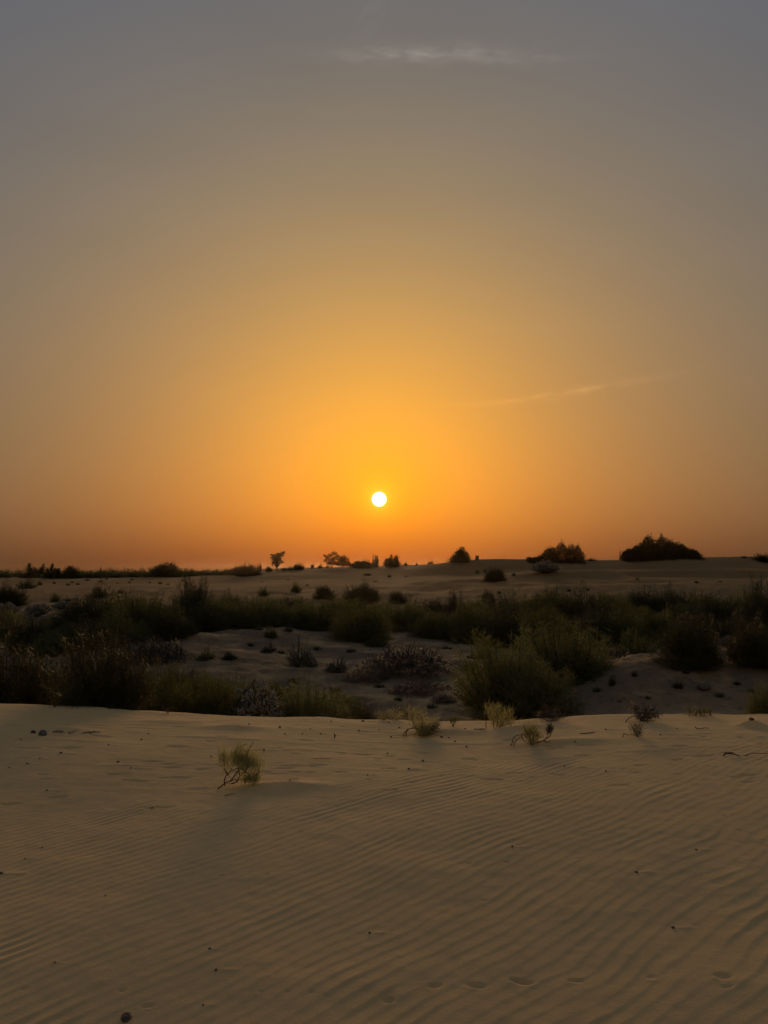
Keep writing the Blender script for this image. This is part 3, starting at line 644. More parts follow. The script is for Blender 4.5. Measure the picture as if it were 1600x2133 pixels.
# ------------------------------------------------------------------ the thick band of bushes behind the hollow
SG = 'bushes in the thick band behind the hollow'
BAND = [(200, 1322, 92, 175, 'dark'), (300, 1328, 88, 175, 'broom'), (372, 1306, 60, 120, 'dark'), (128, 1336, 54, 115, 'broom'), (452, 1303, 62, 115, 'broom'),
    (522, 1304, 58, 120, 'broom'), (578, 1302, 55, 110, 'broom'), (655, 1312, 56, 130, 'broom'), (592, 1288, 44, 90, 'dark'), (700, 1300, 52, 110, 'broom'), (755, 1334, 78, 125, 'broom'),
    (850, 1312, 60, 110, 'broom'), (905, 1302, 50, 95, 'dark'), (962, 1332, 72, 105, 'broom'), (946, 1312, 76, 62, 'dark'), (1012, 1322, 64, 90, 'broom'), (1052, 1300, 62, 115, 'dark'), (1105, 1302, 66, 125, 'broom'),
    (1162, 1312, 82, 125, 'broom'), (1222, 1322, 92, 125, 'dark'), (1292, 1302, 62, 110, 'broom'), (1342, 1282, 56, 85, 'dark'), (1402, 1284, 58, 95, 'dark'),
    (1425, 1302, 46, 90, 'broom'), (1492, 1304, 62, 105, 'dark'), (1546, 1294, 62, 95, 'broom'), (60, 1352, 60, 110, 'dark'), (270, 1300, 60, 110, 'dark'), (1270, 1280, 44, 80, 'broom'), (1460, 1275, 42, 80, 'broom'),
    (1335, 1318, 50, 90, 'broom'), (1130, 1280, 42, 80, 'dark'), (800, 1298, 46, 80, 'broom'), (1545, 1330, 52, 100, 'dark'), (20, 1330, 60, 90, 'broom'), (1080, 1325, 60, 100, 'dark'), (480, 1280, 44, 80, 'dark'),
    (905, 1326, 52, 95, 'broom'), (992, 1340, 64, 105, 'broom'), (1062, 1346, 74, 125, 'dark'), (1140, 1350, 84, 135, 'broom'), (1290, 1346, 78, 135, 'broom'), (1378, 1338, 70, 115, 'broom'), (1235, 1345, 76, 120, 'dark'),
    (170, 1352, 62, 120, 'dark'), (250, 1345, 66, 130, 'broom'), (110, 1362, 44, 90, 'broom'), (352, 1330, 56, 110, 'dark'), (425, 1318, 52, 100, 'dark'), (1190, 1290, 54, 100, 'dark'), (1000, 1290, 44, 90, 'broom'), (540, 1285, 40, 90, 'broom'), (625, 1285, 40, 90, 'broom'), (730, 1290, 44, 90, 'dark'), (1450, 1325, 50, 100, 'dark')]
for i, (px, py, h, w, kd) in enumerate(BAND):
    where = ['next to the grey shrub patch', 'in the biggest dark scrub mass', 'by the tallest narrow scrub bush', 'in the scrub below the lone layered tree', 'in the scrub below the brownish dome bush',
        'in the scrub below the ragged dune-end bush', 'in the scrub below the lone dune-flank bush', 'in the scrub behind the tall slope bush', 'in the scrub behind the round black rim bush', 'in the scrub near the very tall black bush'][int(np.searchsorted([150, 390, 540, 700, 830, 960, 1110, 1260, 1470], px))]
    look = ('olive ' if kd == 'broom' else 'blackish ') + ('bush at the hollow-side edge ' if py > 1325 else 'bush at the far-side edge ' if py < 1296 else 'bush ') + where
    plant(kd, (i * 3 + i // 5) % 5, 'scrub_bush', look, 'bush', SG, px, py, h, w)
plant('dark', 4, 'scrub_bush', 'tallest narrow dark bush sticking up out of the thick scrub band', 'bush', SG, 408, 1300, 98, 85)
plant('dark', 2, 'scrub_bush', 'very tall black bush closing the scrub band beside the slope-rim bushes', 'bush', SG, 1592, 1332, 118, 115)
plant('dark', 0, 'scrub_bush', 'brownish dome-shaped bush on sand just behind the scrub band, under the sun', 'bush', SG, 755, 1256, 42, 80)
plant('dark', 3, 'scrub_bush', 'small upright dark bush beside the brownish dome-shaped one', 'bush', SG, 676, 1248, 28, 46)
plant('dark', 1, 'scrub_bush', 'small round bush on the sand edge behind the scrub, past the brownish dome', 'bush', SG, 830, 1258, 27, 42)
plant('dark', 4, 'scrub_bush', 'narrow dark bush poking above the scrub below the lit dune edge', 'bush', SG, 1016, 1256, 27, 30)
plant('dark', 0, 'scrub_bush', 'dark lumpy bush on sand at the grey shrub patch', 'bush', SG, 15, 1262, 46, 75)
plant('small', 2, 'scrub_bush', 'grey-green low bush above the grey shrub patch', 'bush', SG, 55, 1226, 22, 46)
plant('dark', 1, 'scrub_bush', 'pointed bush standing at the far edge of the biggest dark scrub mass', 'bush', SG, 205, 1246, 24, 36)
WG = 'pale woolly shrubs in the scrub'
for i, (px, py, h, w) in enumerate([(15, 1282, 26, 42), (75, 1284, 24, 46), (22, 1308, 28, 44), (130, 1268, 16, 40), (50, 1300, 24, 40), (100, 1302, 22, 40), (18, 1330, 20, 34), (90, 1278, 20, 30)]):
    plant('wool', i % 3, 'woolly_shrub', 'pale grey shrub in the grey patch at the dark end of the scrub', 'shrub', WG, px, py, h, w)
for i, (px, py, h, w) in enumerate([(393, 1284, 24, 46), (366, 1276, 14, 26), (1025, 1294, 20, 60), (910, 1280, 24, 40), (1386, 1294, 20, 40), (1366, 1276, 16, 20), (1440, 1268, 14, 22), (1516, 1348, 24, 30), (1170, 1266, 10, 24), (1060, 1296, 16, 30)]):
    plant('wool', (i + 1) % 3, 'woolly_shrub', 'pale plume-topped shrub showing between dark bushes of the scrub band', 'shrub', WG, px, py, h, w)

# ------------------------------------------------------------------ far sand: scattered small shrubs
FG = 'small shrubs dotted over the far sand'
FL = ['tiny shrub dotted on the far sand below the upright skyline bushes', 'tiny shrub dotted on the far sand below the small skyline trees', 'tiny shrub dotted on the far dune flank below the big dune shrubs']
for i, (px, py, h, w) in enumerate([(82, 1219, 10, 15), (113, 1216, 7, 9), (142, 1219, 5, 12), (150, 1214, 4, 9), (162, 1218, 5, 12), (182, 1209, 5, 14), (140, 1252, 6, 24), (245, 1216, 4, 6),
    (270, 1214, 4, 7), (334, 1217, 7, 12), (350, 1218, 4, 7), (312, 1215, 5, 7), (222, 1207, 4, 9), (275, 1208, 4, 9), (765, 1199, 7, 24), (811, 1202, 6, 11), (846, 1202, 4, 7), (783, 1212, 3, 18),
    (994, 1194, 8, 12), (1010, 1192, 8, 10), (1070, 1199, 8, 11), (1327, 1207, 4, 12), (1451, 1214, 5, 13), (1500, 1213, 4, 11), (1186, 1232, 8, 14), (1136, 1233, 5, 8), (1040, 1236, 6, 12), (1225, 1230, 7, 9),
    (640, 1220, 4, 8), (600, 1208, 3, 7), (380, 1210, 4, 8), (210, 1212, 4, 8), (545, 1213, 3, 6)]):
    plant('tuft', i % 3, 'far_shrub', FL[(px > 450) + (px > 900)], 'shrub', FG, px, py, h, w)
plant('small', 0, 'far_shrub', 'lone dark shrub on the sand in front of the twin upright skyline bushes', 'shrub', FG, 116, 1254, 22, 25)
plant('small', 1, 'far_shrub', 'oval dark shrub alone on sand behind the biggest scrub mass', 'shrub', FG, 251, 1236, 11, 20)
plant('small', 2, 'far_shrub', 'small upright shrub on bare sand below the lone layered tree', 'shrub', FG, 616, 1234, 22, 25)
plant('small', 0, 'far_shrub', 'small squat shrub at the scrub edge beyond the pale plumed ones', 'shrub', FG, 549, 1242, 20, 28)
plant('dark', 2, 'far_shrub', 'dark rounded bush alone on the dune flank under the skyline bush', 'bush', FG, 1031, 1211, 31, 46)
plant('wool', 1, 'woolly_shrub', 'pale grey mounded shrub on the lit dune shoulder below the big skyline shrub', 'shrub', FG, 1136, 1194, 25, 56)

# ------------------------------------------------------------------ skyline
KG = 'shrubs along the skyline'
KL = 'low dark bush in the distant line of scrub along the skyline'
for i, (px, py, h, w) in enumerate([(12, 1201, 10, 34), (38, 1201, 12, 36), (75, 1203, 16, 40), (190, 1202, 11, 40), (225, 1201, 13, 46), (212, 1200, 11, 30), (245, 1200, 12, 40), (262, 1200, 13, 36),
    (380, 1199, 14, 44), (325, 1199, 18, 36), (170, 1201, 9, 34), (402, 1197, 9, 30), (425, 1196, 8, 34), (450, 1195, 7, 32), (472, 1194, 8, 26), (5, 1203, 14, 40), (55, 1204, 16, 44), (105, 1205, 15, 44), (178, 1204, 13, 44), (205, 1203, 15, 50), (238, 1203, 14, 46), (280, 1202, 14, 44), (312, 1202, 16, 44), (362, 1202, 18, 46), (396, 1200, 13, 40), (436, 1198, 10, 44), (462, 1197, 10, 40), (488, 1197, 14, 36)]):
    plant('small', i % 3, 'skyline_bush', KL, 'bush', KG, px, py, h * 1.25, w * 1.15)
plant('feather', 0, 'upright_bush', 'upright many-headed bush on the skyline, next to its twin', 'bush', KG, 74, 1204, 31, 56)
plant('feather', 1, 'upright_bush', 'upright skyline bush with splayed bare tips beside the dense one', 'bush', KG, 120, 1205, 30, 56)
plant('dark', 3, 'skyline_bush', 'dense dark skyline bush at the foot of the splayed upright ones', 'bush', KG, 150, 1205, 26, 46)
plant('small', 1, 'skyline_bush', 'single pointed bush ending the gap before the long skyline thicket', 'bush', KG, 295, 1200, 21, 20)
plant('dune', 0, 'skyline_thicket', 'long rounded skyline thicket with a thin bare spike above it', 'bush', KG, 345, 1201, 27, 104)
plant('feather', 2, 'spike_plant', 'thin dead flower spike rising out of the long skyline thicket', 'plant', KG, 361, 1199, 34, 9)
plant('feather', 0, 'spike_plant', 'short feathery shoot rising out of the long skyline thicket', 'plant', KG, 335, 1199, 27, 12)
plant('dark', 0, 'skyline_bush', 'rounded bush on the skyline at the foot of the rising sand', 'bush', KG, 514, 1200, 26, 60)
plant('feather', 1, 'spike_plant', 'forked upright shoot beside the rounded skyline bush', 'plant', KG, 541, 1191, 19, 11)
for i, (px, py, h, w, kd) in enumerate([(560, 1190, 10, 16, 'small'), (592, 1188, 6, 14, 'tuft'), (605, 1187, 7, 14, 'small'), (651, 1184, 9, 10, 'tuft'), (667, 1184, 8, 11, 'small'), (682, 1183, 6, 9, 'small'), (845, 1179, 8, 9, 'tuft'), (868, 1178, 6, 6, 'small'), (896, 1175, 6, 14, 'small')]):
    plant(kd, i % 3, 'skyline_shrub', 'tiny shrub on the sand skyline between the small trees and the dune bush', 'shrub', KG, px, py, h * 1.25, w * 1.15)
plant('dark', 2, 'skyline_bush', 'small dome bush on the skyline between the layered tree and the twin trees', 'bush', KG, 621, 1187, 14, 25)
plant('dune', 1, 'skyline_bush', 'low flat bush on the skyline joining the twin trees to the feathery shrubs', 'bush', KG, 752, 1183, 16, 66)
plant('feather', 2, 'feathery_shrub', 'narrow feathery shrub on the skyline under the sun', 'shrub', KG, 784, 1182, 28, 26)
plant('feather', 1, 'feathery_shrub', 'wide feathery shrub with tall plumes on the skyline under the sun', 'shrub', KG, 814, 1182, 26, 58)
plant('dune', 2, 'dune_bush', 'ragged dark bush crowning the gentle end of the dune ridge', 'bush', KG, 958, 1171, 30, 62)
plant('feather', 0, 'dune_bush', 'little feathery shrub beside the ragged bush on the dune ridge', 'shrub', KG, 993, 1166, 11, 16)
plant('tuft', 1, 'dune_bush', 'wispy tuft on the dune ridge between the two big dune shrubs', 'shrub', KG, 1232, 1168, 7, 24)
plant('dark', 4, 'dune_bush', 'dark bush with a bare fork standing at the low end of the dune ridge', 'bush', KG, 1590, 1170, 17, 40)
plant('tuft', 2, 'dune_bush', 'low wispy tuft on the dune ridge past the widest shrub', 'shrub', KG, 1550, 1162, 5, 16)

def dune_shrub(label, px, py, w, h, xs, hs, seed, n):
    """wide wind-shaped shrub: clumps under an outline (xs, hs)"""
    x, y, z = ground_at(px, py); k = y / F
    st, fo = outline_mesh(seed, xs, hs, n, 0.0115, 0.038, 0.2, 0.20)
    r = empty('dune_shrub', (x, y, z - 0.25), 0, (w * k, w * k, h * k + 0.25))
    obj('stems', make_mesh('stems', *st), M['stem'], r); obj('foliage', make_mesh('foliage', *fo), M['dark'], r)
    return tag(r, label, 'shrub', 'large shrubs crowning the dune ridge')
dune_shrub('large dark shrub with a jagged crown and long low tail on the dune ridge', 1157, 1171, 118, 38, [-.5, -.25, -.1, .05, .15, .25, .35, .4, .5], [.25, .38, .7, .8, 1.0, .75, .8, .85, .3], 11, 21000)
dune_shrub('widest black shrub on the dune ridge, dome-shaped with one pointed tip', 1378, 1164, 158, 45, [-.5, -.38, -.25, -.18, -.14, -.1, 0, .15, .3, .42, .5], [.3, .55, .72, .85, 1.05, .85, .92, .85, .6, .45, .25], 12, 28000)
plant('feather', 2, 'dune_bush', 'short pointed bush beside the widest black shrub on the dune ridge', 'shrub', KG, 1300, 1166, 19, 24)

# small trees on the skyline
def tree(label, px, py, w, h, seed, layers, trunk_r=0.014, leaf='dark', tier=.3):
    """trunk and limbs carrying tiers of leafy sprays; layers (x, z, radius) in unit height"""
    x, y, z = ground_at(px, py); k = y / F; rng = np.random.default_rng(seed)
    r = empty('small_tree', (x, y, z - 0.02), 0, (h * k, h * k, h * k))
    tr = [np.array([[0, 0, -.02], [0.02, 0, .2], [-0.01, 0, .42], [0.01, 0, .62], [0.0, 0, .85]])]
    V, Q = tubes(np.array(tr), np.array([[1.5, 1.1, .9, .6, .25]]) * trunk_r * 1.3, 6)
    obj('trunk', make_mesh('trunk', V, Q, True), M['wood'], r)
    A, C, E, L0, L1 = [], [], [], [], []
    for (lx, lz, lr) in layers:
        for _ in range(5):
            az = rng.uniform(0, 6.28); e = np.array([lx + lr * .8 * math.cos(az), lr * .8 * math.sin(az), lz + rng.uniform(-.02, .03)])
            a = np.array([0, 0, max(0.03, lz * rng.uniform(.2, .7))]); A.append(a); E.append(e); C.append((a + e) / 2 + [0, 0, .03])
        n = int(6500 * lr * lr) + 80; p = rng.normal(0, 1, (n, 3)); p *= (rng.random((n, 1)) ** .4) / np.linalg.norm(p, axis=1, keepdims=True)
        c = fbm(p[:, 0] * 2.2 + lz * 9, p[:, 1] * 2.2 + p[:, 2] + seed, seed, 2); p = p[c > (-0.15 if tier < .4 else -0.25)]
        a = p * [lr, lr, tier * lr + .012] + [lx, 0, lz]; d = rng.normal(0, 1, (len(a), 3)) + [0, 0, .35]; d /= np.linalg.norm(d, axis=1, keepdims=True)
        L0.append(a); L1.append(a + d * .05)
    P = bez(np.array(A), np.array(C), np.array(E), 5)
    V, Q = tubes(P, np.linspace(.5, .15, 5)[None] * trunk_r * np.ones((len(P), 1)), 4)
    obj('limbs', make_mesh('limbs', V, Q, True), M['wood'], r)
    a, e = np.concatenate(L0), np.concatenate(L1)
    V, Q = ribbons(bez(a, (a + e) / 2, e, 3), np.array([.006, .022, .005])[None] * np.ones((len(a), 1)), rng)
    obj('crown', make_mesh('crown', V, Q), M[leaf], r)
    return tag(r, label, 'tree', 'small trees on the skyline')
tree('lone small tree with flat layered tiers and a wind-swept top on the skyline', 577, 1189, 30, 40, 21, [(-.08, .28, .22), (-.10, .42, .28), (.02, .55, .30), (-.06, .67, .33), (.05, .79, .32), (.16, .89, .24), (.33, .97, .10), (-.26, .83, .14), (.26, .44, .12)], tier=.16)
tree('ragged open-branched small tree touching the round-crowned one on the skyline', 690, 1184, 36, 34, 22, [(-.35, .48, .17), (-.25, .66, .18), (-.05, .80, .22), (.18, .92, .2), (.25, .62, .25), (-.42, .78, .11), (.02, .52, .22), (.2, .34, .24), (-.1, .32, .2), (.4, .78, .14)], tier=.5)
tree('round-crowned dense small tree touching the ragged open-branched one on the skyline', 714, 1184, 34, 28, 23, [(-.2, .35, .36), (.25, .35, .36), (0, .5, .5), (.12, .68, .42), (-.14, .70, .36), (.05, .84, .28), (-.4, .3, .2), (.48, .32, .22)], tier=.6)

# ------------------------------------------------------------------ foreground shrubs, pixel-sized drawings turned into stems
def smooth_poly(ptsl, k=14):
    p = np.array([(a[0], a[2] if len(a) > 2 else 0.0, a[1]) for a in ptsl], float)
    n = len(p); t = np.linspace(0, n - 1, k); out = []
    for s_ in t:
        i = min(int(s_), n - 2); f_ = s_ - i
        p0, p1, p2, p3 = p[max(i - 1, 0)], p[i], p[i + 1], p[min(i + 2, n - 1)]
        out.append(0.5 * ((2 * p1) + (-p0 + p2) * f_ + (2 * p0 - 5 * p1 + 4 * p2 - p3) * f_ ** 2 + (-p0 + 3 * p1 - 3 * p2 + p3) * f_ ** 3))
    return np.array(out)
def stem(ptsl, r0, r1, k, seg=14):
    P = smooth_poly(ptsl, seg) * k
    return tubes(P[None], (np.linspace(r0, r1, seg) * k)[None], 6)
def shoots(stems_px, k, seed, n, L, w, up=(0, 0, 1.0), spread=0.35, t0=0.25, jit=4.0, depth=12.0):
    """thin upward twiglets springing from drawn stems"""
    rng = np.random.default_rng(seed); P = np.array([smooth_poly(s_, 14) for s_ in stems_px])
    idx = rng.integers(0, len(P), n); a = sample(P[idx], rng.uniform(t0, 1, n)) + rng.normal(0, 1, (n, 3)) * [jit, depth, jit * .6]
    d = np.array(up) + rng.normal(0, spread, (n, 3)); d /= np.linalg.norm(d, axis=1, keepdims=True)
    l = L * rng.uniform(.4, 1.15, (n, 1)); e = a + d * l; c = a + d * l * .5 + rng.normal(0, L * .07, (n, 3))
    a[:, 2] = np.maximum(a[:, 2], 1); e[:, 2] = np.maximum(e[:, 2], 2); c[:, 2] = np.maximum(c[:, 2], 1)
    return ribbons(bez(a, c, e, 4) * k, np.array([1, .9, .7, .25])[None] * w * k * rng.uniform(.6, 1.3, (n, 1)), rng)

S1 = [[(-45, -4), (-36, 3), (-28, 8), (-20, 12), (0, 14), (30, 12)], [(-30, 2), (-32, 12), (-26, 26), (-12, 34), (8, 44), (20, 62)], [(-18, 6), (-6, 10), (-2, 20), (6, 28), (18, 40), (30, 58)],
      [(-20, 10), (-5, 30), (2, 36), (14, 28), (24, 16), (36, 14)], [(-25, 22), (-32, 38), (-34, 56), (-38, 70)], [(24, 16), (34, 26), (40, 42), (42, 58)], [(-2, 20, 8), (-8, 40, 14), (-6, 60, 18), (-10, 78, 18)], [(10, 30, -8), (18, 45, -14), (14, 60, -16), (20, 78, -14)]]
def p_s1(k):
    o = [('stem', stem(s_, 1.6, 0.5, k), 'wood') for s_ in S1]
    tw = [[(s_[-1][0] * a, s_[-1][1] * .45, 14 * math.sin(7 * i + a)), (s_[-1][0] * a * 1.05, s_[-1][1] * .65, 16 * math.sin(7 * i + a)), (s_[-1][0] * a * 1.1, s_[-1][1] * .8, 18 * math.sin(7 * i + a))] for i, s_ in enumerate(S1) for a in (.3, .6, .9)]
    o.append(('foliage', shoots(tw + S1[1:], k, 31, 1700, 24, 0.85, spread=.32, t0=.3, jit=5, depth=10), 'young'))
    o.append(('twigs', shoots(S1, k, 32, 140, 14, .8, up=(0, 0, .3), spread=.8, t0=.2, jit=3, depth=7), 'wood'))
    return o
hero('desert_shrub', 'small green twiggy shrub with arched woody base alone on the rippled sand', 'shrub', 500, 1645, p_s1)
S2 = [[(-34, -2), (-30, 8), (-24, 14), (-12, 16), (4, 14)], [(-27, -2), (-27, 8), (-20, 15), (-6, 20)], [(-12, 4), (-6, 6), (2, 2), (12, 1)], [(0, 2), (4, 14), (6, 26), (2, 44)], [(4, 2), (16, 10), (26, 20), (34, 28)], [(0, 8), (-10, 20), (-16, 36), (-14, 48)]]
def p_s2(k):
    return [('stem', stem(s_, 1.3, .6, k), 'wood') for s_ in S2] + [('foliage', shoots(S2[3:] + [[(0, 4), (8, 10), (20, 14)]], k, 33, 900, 20, .8, up=(.1, 0, .8), spread=.45, t0=.0, jit=5, depth=10), 'young'),
        ('dead_twigs', shoots([[(4, 4), (20, 8), (34, 14)], [(10, 3), (24, 14), (36, 24)]], k, 34, 420, 14, .7, up=(.5, 0, .5), spread=.6, t0=0, jit=4, depth=8), 'dry')]
hero('desert_shrub', 'bushy green shrub on stilt-like bare legs near the brink, brown on its lee side', 'shrub', 874, 1534, p_s2)
S3 = [[(-22, 0), (-22, 10), (-20, 18)], [(-6, 0), (-8, 14), (-14, 28), (-18, 38)], [(0, 0), (2, 16), (0, 30), (4, 40)], [(4, 0), (14, 10), (20, 22), (26, 30)], [(6, 2), (20, 6), (34, 10)]]
def p_s3(k):
    return [('stem', stem(s_, 1.1, .5, k), 'wood') for s_ in S3] + [('foliage', shoots(S3[1:], k, 35, 700, 16, .7, spread=.45, t0=.1, jit=5, depth=9), 'young')]
hero('desert_shrub', 'yellow-green round shrub right on the brink in front of the largest bush', 'shrub', 1035, 1517, p_s3)
S4 = [[(-42, -2), (-38, 4), (-36, 12), (-30, 18), (-20, 20), (-12, 18), (-4, 8), (0, 0)], [(-36, -2), (-32, 6), (-26, 12), (-18, 16)], [(0, 0), (12, 4), (24, 8), (32, 14), (36, 24), (40, 32)], [(0, 1), (-2, 14), (-10, 26), (-14, 36)], [(2, 1), (6, 14), (4, 26), (8, 34)], [(-20, 20), (-16, 12), (-14, 6)], [(26, 9), (34, 4), (40, 8)], [(30, 12), (38, 16), (42, 22)]]
def p_s4(k):
    return [('stem', stem(s_, 1.4, .6, k), 'wood') for s_ in S4] + [('foliage', shoots([S4[3], S4[4], [(-12, 12), (-8, 20), (2, 24)], [(2, 2), (12, 12), (16, 22)]], k, 36, 620, 16, .75, spread=.5, t0=.0, jit=5, depth=9), 'young'),
        ('dead_twigs', shoots([[(32, 14), (38, 26), (40, 36)]], k, 37, 260, 12, .6, spread=.5, t0=.3, jit=3, depth=5), 'dry')]
hero('desert_shrub', 'low green shrub with a bare looping branch and a raised curled dead branch', 'shrub', 1106, 1554, p_s4)
S5 = [[(-32, -2), (-24, 6), (-14, 10), (0, 8)], [(0, 0), (-6, 14), (-14, 28)], [(2, 0), (8, 12), (10, 26)], [(6, 0), (22, 8), (34, 10)], [(4, 2), (18, 16), (26, 24)]]
def p_s5(k):
    return [('stem', stem(s_, 1.1, .5, k), 'wood') for s_ in S5] + [('twigs', shoots(S5[1:], k, 38, 900, 14, .7, up=(.15, 0, .6), spread=.6, t0=.05, jit=4, depth=8), 'dry'),
        ('straw', shoots([[(-24, 10), (-20, 24), (-16, 38)]], k, 39, 40, 10, .7, spread=.4, jit=3, depth=3), 'straw')]
hero('dead_shrub', 'dark purplish dead shrub blown over on the brink with pale straw beside it', 'shrub', 1335, 1502, p_s5)
S6 = [[(-30, -1), (-28, 7), (-22, 4), (-8, 4), (2, 2)], [(0, 0), (-6, 10), (-10, 20)], [(2, 0), (6, 12), (8, 22)], [(0, 0), (0, 12), (-2, 24)]]
def p_s6(k):
    return [('stem', stem(s_, 1.0, .5, k), 'wood') for s_ in S6] + [('foliage', shoots(S6[1:], k, 40, 260, 12, .7, spread=.5, t0=.1, jit=4, depth=6), 'sage')]
hero('desert_shrub', 'small grey shrub with a bent bare root on the sand below the dead shrub', 'shrub', 1328, 1535, p_s6)
S8 = [[(0, 0), (-6, 14), (-10, 26)], [(2, 0), (8, 14), (12, 24)], [(4, 0), (18, 6), (26, 8)], [(-2, 0), (-18, 6), (-24, 10)]]
def p_s8(k):
    return [('stem', stem(s_, .9, .5, k), 'wood') for s_ in S8] + [('twigs', shoots(S8, k, 41, 560, 13, .7, spread=.6, t0=.05, jit=4, depth=8), 'dry'),
        ('straw', shoots([[(-28, 2), (-24, 10), (-22, 16)]], k, 42, 26, 9, .7, spread=.5, jit=2, depth=2), 'straw')]
hero('dead_shrub', 'small round dead shrub behind the brink beside the yellow-green shrub', 'shrub', 1147, 1502, p_s8)
S9 = [[(0, 0), (1, 8), (0, 16)], [(0, 0), (-4, 8), (-6, 16)], [(0, 0), (5, 10), (6, 16)]]
def p_s9(k):
    return [('stem', stem(s_, 1.0, .5, k), 'wood') for s_ in S9] + [('foliage', shoots(S9, k, 43, 200, 8, .6, spread=.6, t0=.4, jit=3, depth=3), 'broom')]
hero('desert_shrub', 'tiny ball-headed shrub on a thin stalk near the brink', 'shrub', 944, 1513, p_s9)
def p_s7(k):
    s_ = [[(-20, 0), (-20, 10), (-22, 20)], [(-8, 0), (-8, 6), (-6, 12)], [(8, 0), (10, 8), (12, 15)], [(22, 0), (22, 8), (20, 14)], [(0, 0), (2, 6), (0, 9)]]
    return [('stem', stem(q_, .9, .5, k), 'wood') for q_ in s_] + [('foliage', shoots(s_, k, 44, 420, 9, .7, spread=.5, t0=.0, jit=5, depth=5), 'broom')]
hero('desert_shrub', 'low two-humped shrub peeping over the brink below the bare slope', 'shrub', 1458, 1492, p_s7)
def p_s10(k):
    s_ = [[(0, 0), (0, 5), (1, 10)], [(0, 0), (-5, 6), (-8, 10)], [(0, 0), (5, 6), (8, 10)]]
    return [('stem', stem(q_, .7, .4, k), 'wood') for q_ in s_] + [('foliage', shoots(s_, k, 45, 120, 6, .6, spread=.6, t0=.3, jit=2, depth=3), 'dry')]
hero('seedling', 'tiny brown seedling on the brink under the low olive bushes', 'plant', 350, 1486, p_s10)
for i, (px, py) in enumerate([(800, 1500), (825, 1500), (838, 1492)]):
    def p_g(k, i=i):
        s_ = [[(0, 0), (-2, 8), (-3, 18)], [(1, 0), (4, 8), (7, 15)], [(0, 0), (-8, 6), (-12, 12)], [(0, 0), (8, 5), (14, 9)]]
        return [('stem', stem(q_, .7, .4, k), 'wood') for q_ in s_] + [('foliage', shoots(s_, k, 46 + i, 200, 10, .7, spread=.6, t0=.1, jit=5, depth=6), 'young')]
    hero('brink_herb', 'small olive herb at the brink where the open hollow begins', 'plant', px, py, p_g, 'herbs at the brink')

# ------------------------------------------------------------------ dead sticks and litter
def sticks(name, label, px, py, lines, r0, r1):
    def f_(k): return [('branch', stem(s_, r0, r1, k), 'wood') for s_ in lines]
    return hero(name, label, 'stick', px, py, f_)
sticks('dead_branch', 'forked dead branch lying on sand just behind the green twiggy shrub', 500, 1567,
    [[(-40, -2), (-20, -1), (0, 2), (24, 4), (44, 5)], [(-10, 1), (-2, 8), (4, 13), (7, 5), (8, 2)], [(4, 12), (8, 15), (14, 17)], [(16, 4), (20, 9), (24, 16), (27, 21)], [(16, 6), (20, 8), (22, 9)], [(2, 3), (2, 8), (5, 11)]], 1.5, .6)
sticks('dead_branch', 'long crooked dead branch lying on the smooth sand beside the track of prints', 1540, 1574,
    [[(-34, -3), (-28, 4), (-10, 3), (2, -1), (12, 0), (22, 4), (34, 5), (60, 4)], [(-30, 5), (-18, 6), (-10, 6)], [(-34, -3), (-36, -6)]], 1.5, .7)
sticks('dead_stick', 'short dead stick lying on sand by the shrub with the curled dead branch', 1222, 1528, [[(-17, -3), (-10, 0), (2, 1), (18, 3)], [(-16, -3), (-12, -1), (-8, 1)]], 1.6, .8)
sticks('dead_stick', 'straight bleached stick half buried behind the looping-branch shrub', 1000, 1524, [[(-12, 0), (0, 2), (12, 2)]], 1.2, .7)
sticks('dead_stick', 'thin dead twig on sand near the shallow mound by the print track', 1462, 1518, [[(-12, 2), (-6, 0), (6, 2), (14, 1)], [(-14, 4), (-10, 1)]], 1.0, .5)
sticks('dead_stick', 'dry twig half buried in the sand ridge of the green twiggy shrub', 478, 1658, [[(-18, -4), (-10, 0), (4, 3), (12, 4)]], 1.2, .6)
sticks('dead_stump', 'little upright dead stump on the crest sand between pebbles', 697, 1536, [[(0, -2), (0, 4), (-1, 9)], [(0, 2), (3, 5)]], 1.8, .9)
rl = np.random.default_rng(77)
lines = []
for _ in range(16):
    a, b = rl.uniform(15, 110), rl.uniform(-6, 8); l, t = rl.uniform(8, 22), rl.uniform(-.35, .35)
    lines.append([(a, 2 + rl.uniform(0, 2), b), (a + l * .5, 3 + rl.uniform(0, 4), b + 3), (a + l, 2 + l * t * .4 + rl.uniform(0, 3), b + rl.uniform(-4, 8))])
sticks('twig_litter', 'heap of fine dead twigs strewn beside the grey stone', 88, 1530, lines, .9, .4)

def rock(name, seed, mat, label, cat, group, px, py, w, hf=0.7, sub=3):
    x, y, z = ground_at(px, py) if isinstance(px, (int, float)) and py is not None else px
    d = w * y / F if py is not None else w
    import bmesh
    bm = bmesh.new(); bmesh.ops.create_icosphere(bm, subdivisions=sub, radius=0.5); v = np.array([q.co[:] for q in bm.verts])
    n_ = fbm(v[:, 0] * 2.3 + seed * 3.7, v[:, 1] * 2.3 + v[:, 2] * 2.9, seed, 3); v *= (1 + 0.28 * n_)[:, None]
    v[:, 2] *= hf
    for q, c in zip(bm.verts, v): q.co = c
    me = bpy.data.meshes.new(name); bm.to_mesh(me); bm.free()
    o = obj(name, me, M[mat]); o.location = (x, y, z + d * hf * 0.22); o.scale = (d, d * 0.85, d); o.rotation_euler = (0, 0, seed * 1.3)
    return tag(o, label, cat, group)
rock('stone', 3, 'stone', 'grey angular stone lying on the crest sand beside twig litter', 'stone', None, 88, 1532, 17, .9)
rock('clod', 4, 'clod', 'dark clod of dung next to the grey angular stone', 'clod', None, 69, 1528, 12, .7)
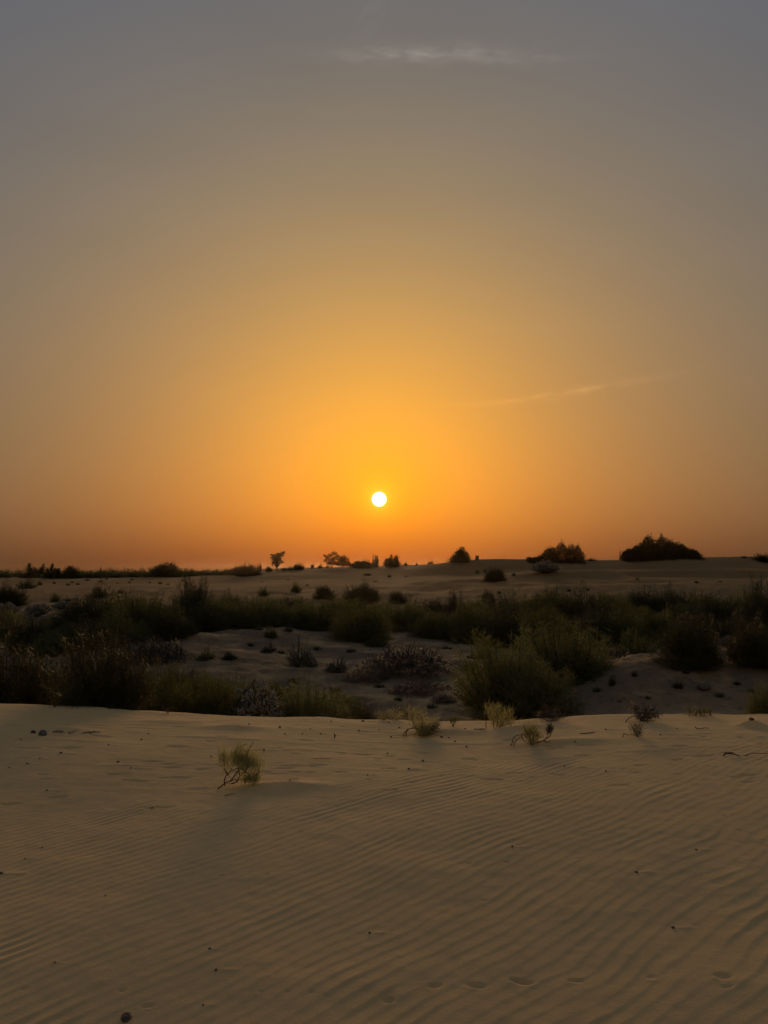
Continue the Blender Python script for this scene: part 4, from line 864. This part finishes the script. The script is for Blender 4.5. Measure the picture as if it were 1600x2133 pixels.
rock('clod', 5, 'clod', 'dark clod on top of the shallow sand mound by the print track', 'clod', None, 1566, 1513, 12, .6)
rock('stone', 6, 'clod', 'dark flat stone sunk in the rippled sand at the start of the print track', 'stone', None, 262, 2121, 25, .5)
rock('clod', 7, 'clod', 'dark clump of litter on the bare sand slope below the black bushes', 'clod', None, 1466, 1434, 26, .45)
rock('clod', 8, 'clod', 'small dark clod on the floor of the hollow near the plumed scrub', 'clod', None, 928, 1336, 8, .7)
rock('stone', 9, 'stone', 'small pale stone lying beside the strip of dead brush in the hollow', 'stone', None, 858, 1434, 8, .6)
PM = []
import bmesh
for k in range(4):
    bm = bmesh.new(); bmesh.ops.create_icosphere(bm, subdivisions=2, radius=0.5)
    for q in bm.verts:
        n_ = float(fbm(np.array([q.co.x * 2.5 + k * 5]), np.array([q.co.y * 2.5 + q.co.z * 3]), k, 2)[0]); q.co *= 1 + 0.25 * n_; q.co.z *= .75
    me = bpy.data.meshes.new('pebble'); bm.to_mesh(me); bm.free(); me.materials.append(M['clod']); PM.append(me)
for i, (grp, x, y, d) in enumerate(PEB):
    o = obj('pebble', PM[i % 4]); o.location = (x, y, height(x, y, True) + d * .08); o.scale = (d * 1.1, d, d); o.rotation_euler = (0, 0, i * 1.7)
    pxl = x / y * F + 800
    near_ = ['near the grey stone and twig litter', 'around the forked dead branch', 'near the bushy shrub on stilt-like legs', 'beyond the looping-branch shrub'][int(np.searchsorted([330, 660, 1000], pxl))]
    tag(o, ('small dark crest pebble with sand tail ' + near_, 'tiny dark pebble lying among the wind ripples')[grp], 'pebble', ('pebbles on the crest sand', 'pebbles among the ripples')[grp])

# ------------------------------------------------------------------ dusty air round the whole place
hz = make_mesh('haze', [(sx * 2200, sy, sz) for sz in (-60.0, 9.0) for sy in (-120.0, 1600.0) for sx in (-1, 1)], [(0, 2, 3, 1), (4, 5, 7, 6), (0, 1, 5, 4), (2, 6, 7, 3), (0, 4, 6, 2), (1, 3, 7, 5)])
hm = bpy.data.materials.new('haze'); hm.use_nodes = True; hn = hm.node_tree; hn.nodes.clear()
pv = hn.nodes.new('ShaderNodeVolumePrincipled'); pv.inputs['Color'].default_value = (0.95, 0.80, 0.58, 1); pv.inputs['Density'].default_value = 0.000018; pv.inputs['Anisotropy'].default_value = 0.85
ho = hn.nodes.new('ShaderNodeOutputMaterial'); hn.links.new(pv.outputs[0], ho.inputs['Volume'])
tag(obj('haze', hz, hm), 'thin dusty evening haze hanging over the sand', 'haze', kind='stuff')
